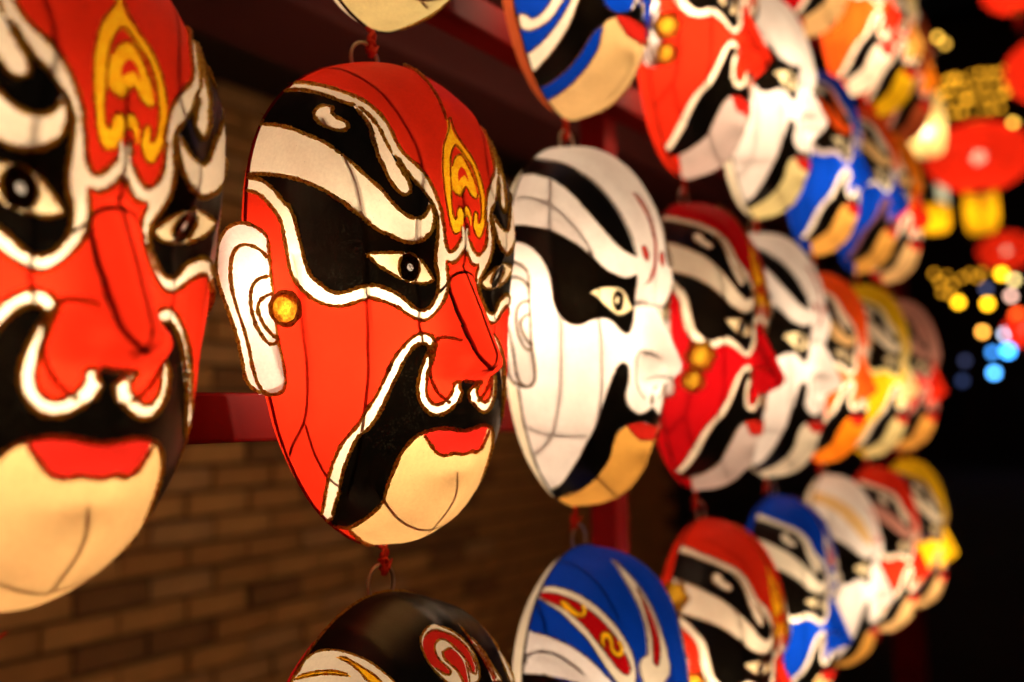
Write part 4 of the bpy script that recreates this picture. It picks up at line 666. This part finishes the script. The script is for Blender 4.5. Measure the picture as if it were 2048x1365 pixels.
# top row
make_mask('peach chinned red mask cut by the top edge over the glaring white one', 3.28, 2.07, 'A', 0, .0, 0, .95, colors=dict(chin_panel='peach', face_cloth='dark_red'), skip=NOG, trim_r=0, discs=(), power=.7)
make_mask('bright orange red mask with white chin in the top row', 4.1, 1.99, 'A', 0, .12, 0, .95, colors=dict(chin_panel='white', face_cloth='orange_red', nose='red', white_brow_band='blue'), skip=NOG, trim_r=0, discs=(), power=1.1, ear='orange')
make_mask('mask with glowing yellow chin in the top row', 4.8, 2.05, 'A', 0, .2, 0, .96, colors=dict(chin_panel='yellow', face_cloth='red', nose='amber', forehead_panel='pale_yellow'), extra=('forehead_panel',), skip=NOG, trim_r=0, discs=(), power=.5)
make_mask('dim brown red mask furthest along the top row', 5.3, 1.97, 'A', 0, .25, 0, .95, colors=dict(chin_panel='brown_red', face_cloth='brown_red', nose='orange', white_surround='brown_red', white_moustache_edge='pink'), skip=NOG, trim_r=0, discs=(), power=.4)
# lower row
make_mask('black mask with red swirl on a white oval, below the sharp red mask', .012, -1.095, 'D', 2, .05, 0, seam='cord', trim='cord', trim_r=.0022, discs=(), ear='white', power=1.1)
make_mask('blue mask with red brow band hanging below the white mask', .86, -1.095, 'C', 1, 0, 0, trim='bronze_line', trim_r=.0022, discs=(), power=1.0, band='white')
make_mask('lower red mask with gold earring and white brow under the dark red one', 1.74, -1.10, 'A', 1, -.02, 0, colors=dict(), trim='orange_line', trim_r=.003, discs=((-.715, .66, .045, 1), (-.87, .04, .04, 1)), power=.9)
make_mask('blue mask with blue nose and white edged eye in the lower row', 2.52, -1.02, 'A', 1, .05, 0, .89, colors=dict(face_cloth='blue', nose='blue', chin_panel='peach', gold_emblem='white', gold_emblem_curl='lip_red', gold_emblem_hook='white', emblem_ground='blue'), trim='orange_line', trim_r=.001, discs=(), power=.75)
make_mask('white mask with orange chin in the lower row', 3.28, -.98, 'B', 0, .02, 0, .89, colors=dict(chin_panel='amber', black_forehead_stripe='peach', face_cloth='bright_white'), trim_r=0, ear='bright_white', discs=(), power=.6, band='white')
make_mask('red mask with pale brow in the lower row beside a yellow one', 4.15, -.98, 'A', 0, .02, 0, .89, colors=dict(chin_panel='peach', white_brow_band='pink'), skip=NOG, trim_r=0, discs=(), power=.8)
make_mask('yellow mask with yellow nose at the far end of lower row', 4.98, -.98, 'A', 0, .0, 0, .9, colors=dict(face_cloth='yellow', nose='yellow', chin_panel='peach', forehead_panel='yellow', white_surround='plum', white_moustache_edge='pink'), extra=('forehead_panel',), skip=NOG, trim_r=0, discs=(), power=.7)

# ------------------------------------------------------------------ the lane at night: lanterns and lamps beyond the rack
def lantern_round(loc, r, label, squash=.68, e=1.6, c=(1., .035, .012), hot=True):
    t = empty('red_palace_lantern', loc); tag(t, label, 'lantern', 'round red lanterns over the lane')
    prof = [(r*math.cos(a), r*squash*math.sin(a)) for a in np.linspace(-1.35, 1.35, 14)]
    v, f = lathe(prof, 28); V2 = []
    for i, p in enumerate(v):
        k = 1+.015*math.cos(14*2*math.pi*(i % 28)/28); V2.append((p[0]*k, p[1]*k, p[2]))
    link('lantern_silk', mesh('lantern_silk', V2, f), glow_silk('red_lantern_silk', 'red', .03), t)
    for s in (-1, 1):
        z = s*r*squash*.976; rr = r*.22
        v, f = lathe([(rr*.2, z+s*.05*r), (rr, z+s*.05*r), (rr*1.06, z), (rr, z-s*.04*r)], 20); link('gold_cap', mesh('gold_cap', v, f), paint('gold_metal', (.8, .42, .06), .3, .9), t)
    v, f = tube([[(0, 0, r*squash), (0, 0, r*squash+.5)]], .006, 5); link('hanging_wire', mesh('hanging_wire', v, f), paint('dark_wire', (.03, .02, .015), .5), t)
    v, f = tube([[(.02*math.cos(k), .02*math.sin(k), -r*squash), (.03*math.cos(k), .03*math.sin(k), -r*squash-r*.5)] for k in range(7)], .006, 4); link('tassel', mesh('tassel', v, f), paint('red_cord', (.6, .02, .015), .6), t)
    v, f = lathe([(0, -.05), (.035, -.035), (.05, 0), (.035, .035), (0, .05)], 12); link('lamp_bulb', mesh('lamp_bulb', v, f), emit('warm_bulb', (1, .75, .45), 30), t)
    ld = bpy.data.lights.new('bulb', 'POINT'); ld.energy = 9*e*(r/.3)**2; ld.color = (1., .7, .45); ld.shadow_soft_size = .06
    lo = bpy.data.objects.new('bulb', ld); col.objects.link(lo); lo.parent = t; lo.location = (0, 0, 0)
def lantern_tall(loc, r, h, label, key, e=1., cat='lantern'):
    t = empty('tall_paper_lantern', loc); tag(t, label, cat, 'tall yellow lanterns over the lane')
    prof = [(r*.6, -h/2), (r*.82, -h*.45), (r*.95, -h*.33), (r, -h*.12), (r, h*.12), (r*.95, h*.33), (r*.82, h*.45), (r*.6, h/2)]
    v, f = lathe(prof, 24); link('lantern_paper', mesh('lantern_paper', v, f), glow_silk('lantern_paper_'+key, key, .12 if key != 'yellow' else .0), t)
    v, f = lathe([(0, -.045), (.03, -.03), (.042, 0), (.03, .03), (0, .045)], 12); lb = link('lamp_bulb', mesh('lamp_bulb', v, f), emit('warm_bulb', (1, .75, .45), 30), t); lb.location = (0, 0, -.06)
    v, f = lathe([(r*.1, h/2+.02), (r*.7, h/2+.02), (r*.74, h/2-.01)], 20); link('lantern_cap', mesh('lantern_cap', v, f), paint('dark_timber', (.03, .015, .01), .7), t)
    v, f = tube([[(0, 0, h/2), (0, 0, h/2+.5)]], .006, 5); link('hanging_wire', mesh('hanging_wire', v, f), paint('dark_wire', (.03, .02, .015), .5), t)
    ld = bpy.data.lights.new('bulb', 'POINT'); ld.energy = 1.8*e; ld.color = (1., .72, .42); ld.shadow_soft_size = .05
    lo = bpy.data.objects.new('bulb', ld); col.objects.link(lo); lo.parent = t; lo.location = (0, 0, -.06)
def at(px_, py_, d):
    v = Vector(((px_-1024)/2052, -(py_-682.5)/2052, -1))*d
    return tuple(M @ v)
lantern_round(at(1957, 315, 8), .385, 'big flat red lantern with bright centre beside the row of masks', .7, 1.3)
lantern_round(at(2085, 142, 7), .24, 'red lantern cut off by the right edge high up', .9, .8)
lantern_round(at(2035, -28, 7), .24, 'red lantern peeking in at the top right corner', .75, .9)
lantern_round(at(2012, 502, 15), .38, 'smaller red lantern low over the lane', .7, .9)
lantern_round(at(2050, 660, 24), .45, 'distant orange red lantern above the blue lamps', .8, 2.2)
lantern_tall(at(1853, 250, 7.6), .125, .47, 'pale tall lantern with glowing core right of the masks', 'pale_yellow', 3.2)
lantern_tall(at(1962, 415, 11), .17, .56, 'bright yellow barrel lantern under the big red lantern', 'yellow', 3.2)
lantern_tall(at(1872, 437, 12), .15, .33, 'small yellow lantern below a lit white sign', 'yellow', 2.6)
t = empty('lit_sign', at(1885, 388, 12.4)); tag(t, 'small pale lit sign board above the small yellow lantern', 'sign')
link('sign_face', bevel_box(-.24, .24, -.02, .02, -.1, .1, .008), emit('sign_glow', (.62, .55, .32), 1.3), t); link('sign_frame', bevel_box(-.26, .26, .022, .05, -.12, .12, .008), paint('dark_timber', (.03, .015, .01), .7), t)
SM, _f = lathe([(0, -.5), (.35, -.35), (.5, 0), (.35, .35), (0, .5)], 12); LAMP = mesh('lamp_glass', SM, _f)
CAPM = mesh('lamp_cap', *lathe([(.05, .9), (.3, .62), (.32, .42), (.2, .4)], 10))
def lamp(px_, py_, d, size, c, s, label, group):
    t = empty('festoon_lamp', at(px_, py_, d), sc_=size); tag(t, label, 'lamp', group)
    link('lamp_glass', LAMP, emit('glow_%02d_%02d_%02d_%d' % (c[0]*99, c[1]*99, c[2]*99, s*10), c, s), t); link('lamp_cap', CAPM, paint('dark_wire', (.03, .02, .015), .5), t)
YL = (1., .47, .01)
GL = 'coloured lamps along the far end of the lane'
for n, (x, y, d, sz, c, s, lb) in enumerate([
 (1917, 605, 20, .17, YL, 13, 'yellow lamp at left of the far cluster'), (1975, 608, 22, .2, YL, 13, 'yellow lamp in the middle of the far cluster'), (2003, 548, 21, .2, YL, 12, 'yellow lamp highest in the far cluster'),
 (1965, 664, 22, .17, (1., .40, .05), 12, 'orange lamp left of the blue lamps'), (2028, 560, 26, .2, (1., .72, .25), 7, 'pale gold lamp at the right of the far cluster'),
 (2022, 592, 26, .2, (1., .55, .42), 7, 'pinkish white lamp above the blue lamps'), (2013, 668, 25, .26, (.6, .75, 1.), 12, 'white topped blue lamp, highest of the blue ones'),
 (2016, 702, 25, .3, (.05, .36, 1.), 12, 'largest bright blue lamp'), (1985, 705, 26, .2, (.06, .34, 1.), 6, 'blue lamp at the left of the blue ones'), (1988, 746, 25, .24, (.08, .4, 1.), 11, 'lowest blue lamp in the lane'),
 (1972, 578, 25, .2, (.12, .13, .28), 2.5, 'dim slate lamp among the yellow ones'), (1930, 722, 25, .2, (.06, .07, .16), 2.2, 'dim blue grey lamp left of the blue lamps'), (1925, 762, 25, .22, (.04, .06, .16), 2.2, 'dimmest blue lamp low in the lane'),
 (2035, 630, 25, .3, (1., .08, .01), 7, 'red orange lamp at the right edge above blue')]):
    lamp(x, y, d, sz*.8, c, s, lb, GL)
# eave lights: rows of small gold bulbs under the roofs across the lane
rr = random.Random(11)
GE = 'small gold bulbs outlining the roof across the lane'
rows_ = [(1880, 165, 2010, 140, 9), (1885, 185, 2020, 165, 9), (1880, 210, 2015, 188, 9), (1890, 232, 2000, 215, 7)]
for x0, y0, x1, y1, n in rows_:
    for k in range(n):
        t_ = k/(n-1); lamp(x0+(x1-x0)*t_+rr.uniform(-4, 4), y0+(y1-y0)*t_+rr.uniform(-3, 3), rr.uniform(17, 24), rr.uniform(.07, .12), (1., .42, .02), rr.uniform(1.6, 3.8), 'tiny gold bulb in the %s row under the roof edge' % {165: 'topmost', 185: 'second', 210: 'third', 232: 'lowest'}[y0], GE)
for x, y, s in ((1875, 75, 4), (1890, 88, 3), (2026, 246, 5)): lamp(x, y, 18, .10, (1., .52, .06), s*1.5, {4: 'lone dim gold bulb high on the black roof left of two lanterns', 3: 'fainter gold bulb just below the lone high one', 5: 'lone dim gold bulb over the big red lantern'}[s], 'lone gold bulbs on the dark roof')
GD = 'dim gold bulbs above the yellow lamps'
for x, y in ((1868, 548), (1880, 565), (1893, 552), (1905, 570), (1885, 585), (1925, 556), (1940, 548), (1955, 556), (1900, 590), (1965, 545)):
    lamp(x, y, 22, .10, (1., .42, .02), rr.uniform(1.6, 3.4), 'dim gold bulb over the yellow lamp cluster', GD)
# dark buildings closing the lane
def building(x0, x1, y0, y1, h, label, seed):
    t = empty('dark_building', (x0, y0, 0)); tag(t, label, 'building'); r = random.Random(seed); w, d = x1-x0, y1-y0
    wm = paint('night_plaster', (.02, .014, .012), .8, 0, .4, 1.); tm = paint('dark_timber', (.03, .015, .01), .7)
    link('wall', bevel_box(0, w, 0, d, 0, h, .02), wm, t)
    v = [(-.8, -.8, h), (w+.8, -.8, h), (w+.8, d+.8, h), (-.8, d+.8, h), (w*.15, d*.5, h+1.8), (w*.85, d*.5, h+1.8)]
    link('roof', mesh('roof', v, [(0, 1, 5, 4), (1, 2, 5), (2, 3, 4, 5), (3, 0, 4), (3, 2, 1, 0)], False), paint('roof_tile_dark', (.012, .011, .012), .6), t)
    for k in range(int(d/2)):
        fr = link('window', bevel_box(-.05, .03, .6+2*k, 1.7+2*k, 1., 2.4, .01), tm, t); link('pane', bevel_box(-.053, -.051, .68+2*k, 1.62+2*k, 1.08, 2.32, .0004), paint('dark_glass', (.02, .02, .025), .1), fr)
building(34, 46, -24, 30, 14, 'tall dark building closing the end of the lane', 1)
building(14, 30, 6, 16, 8.5, 'dark house along the left side of the lane', 2)
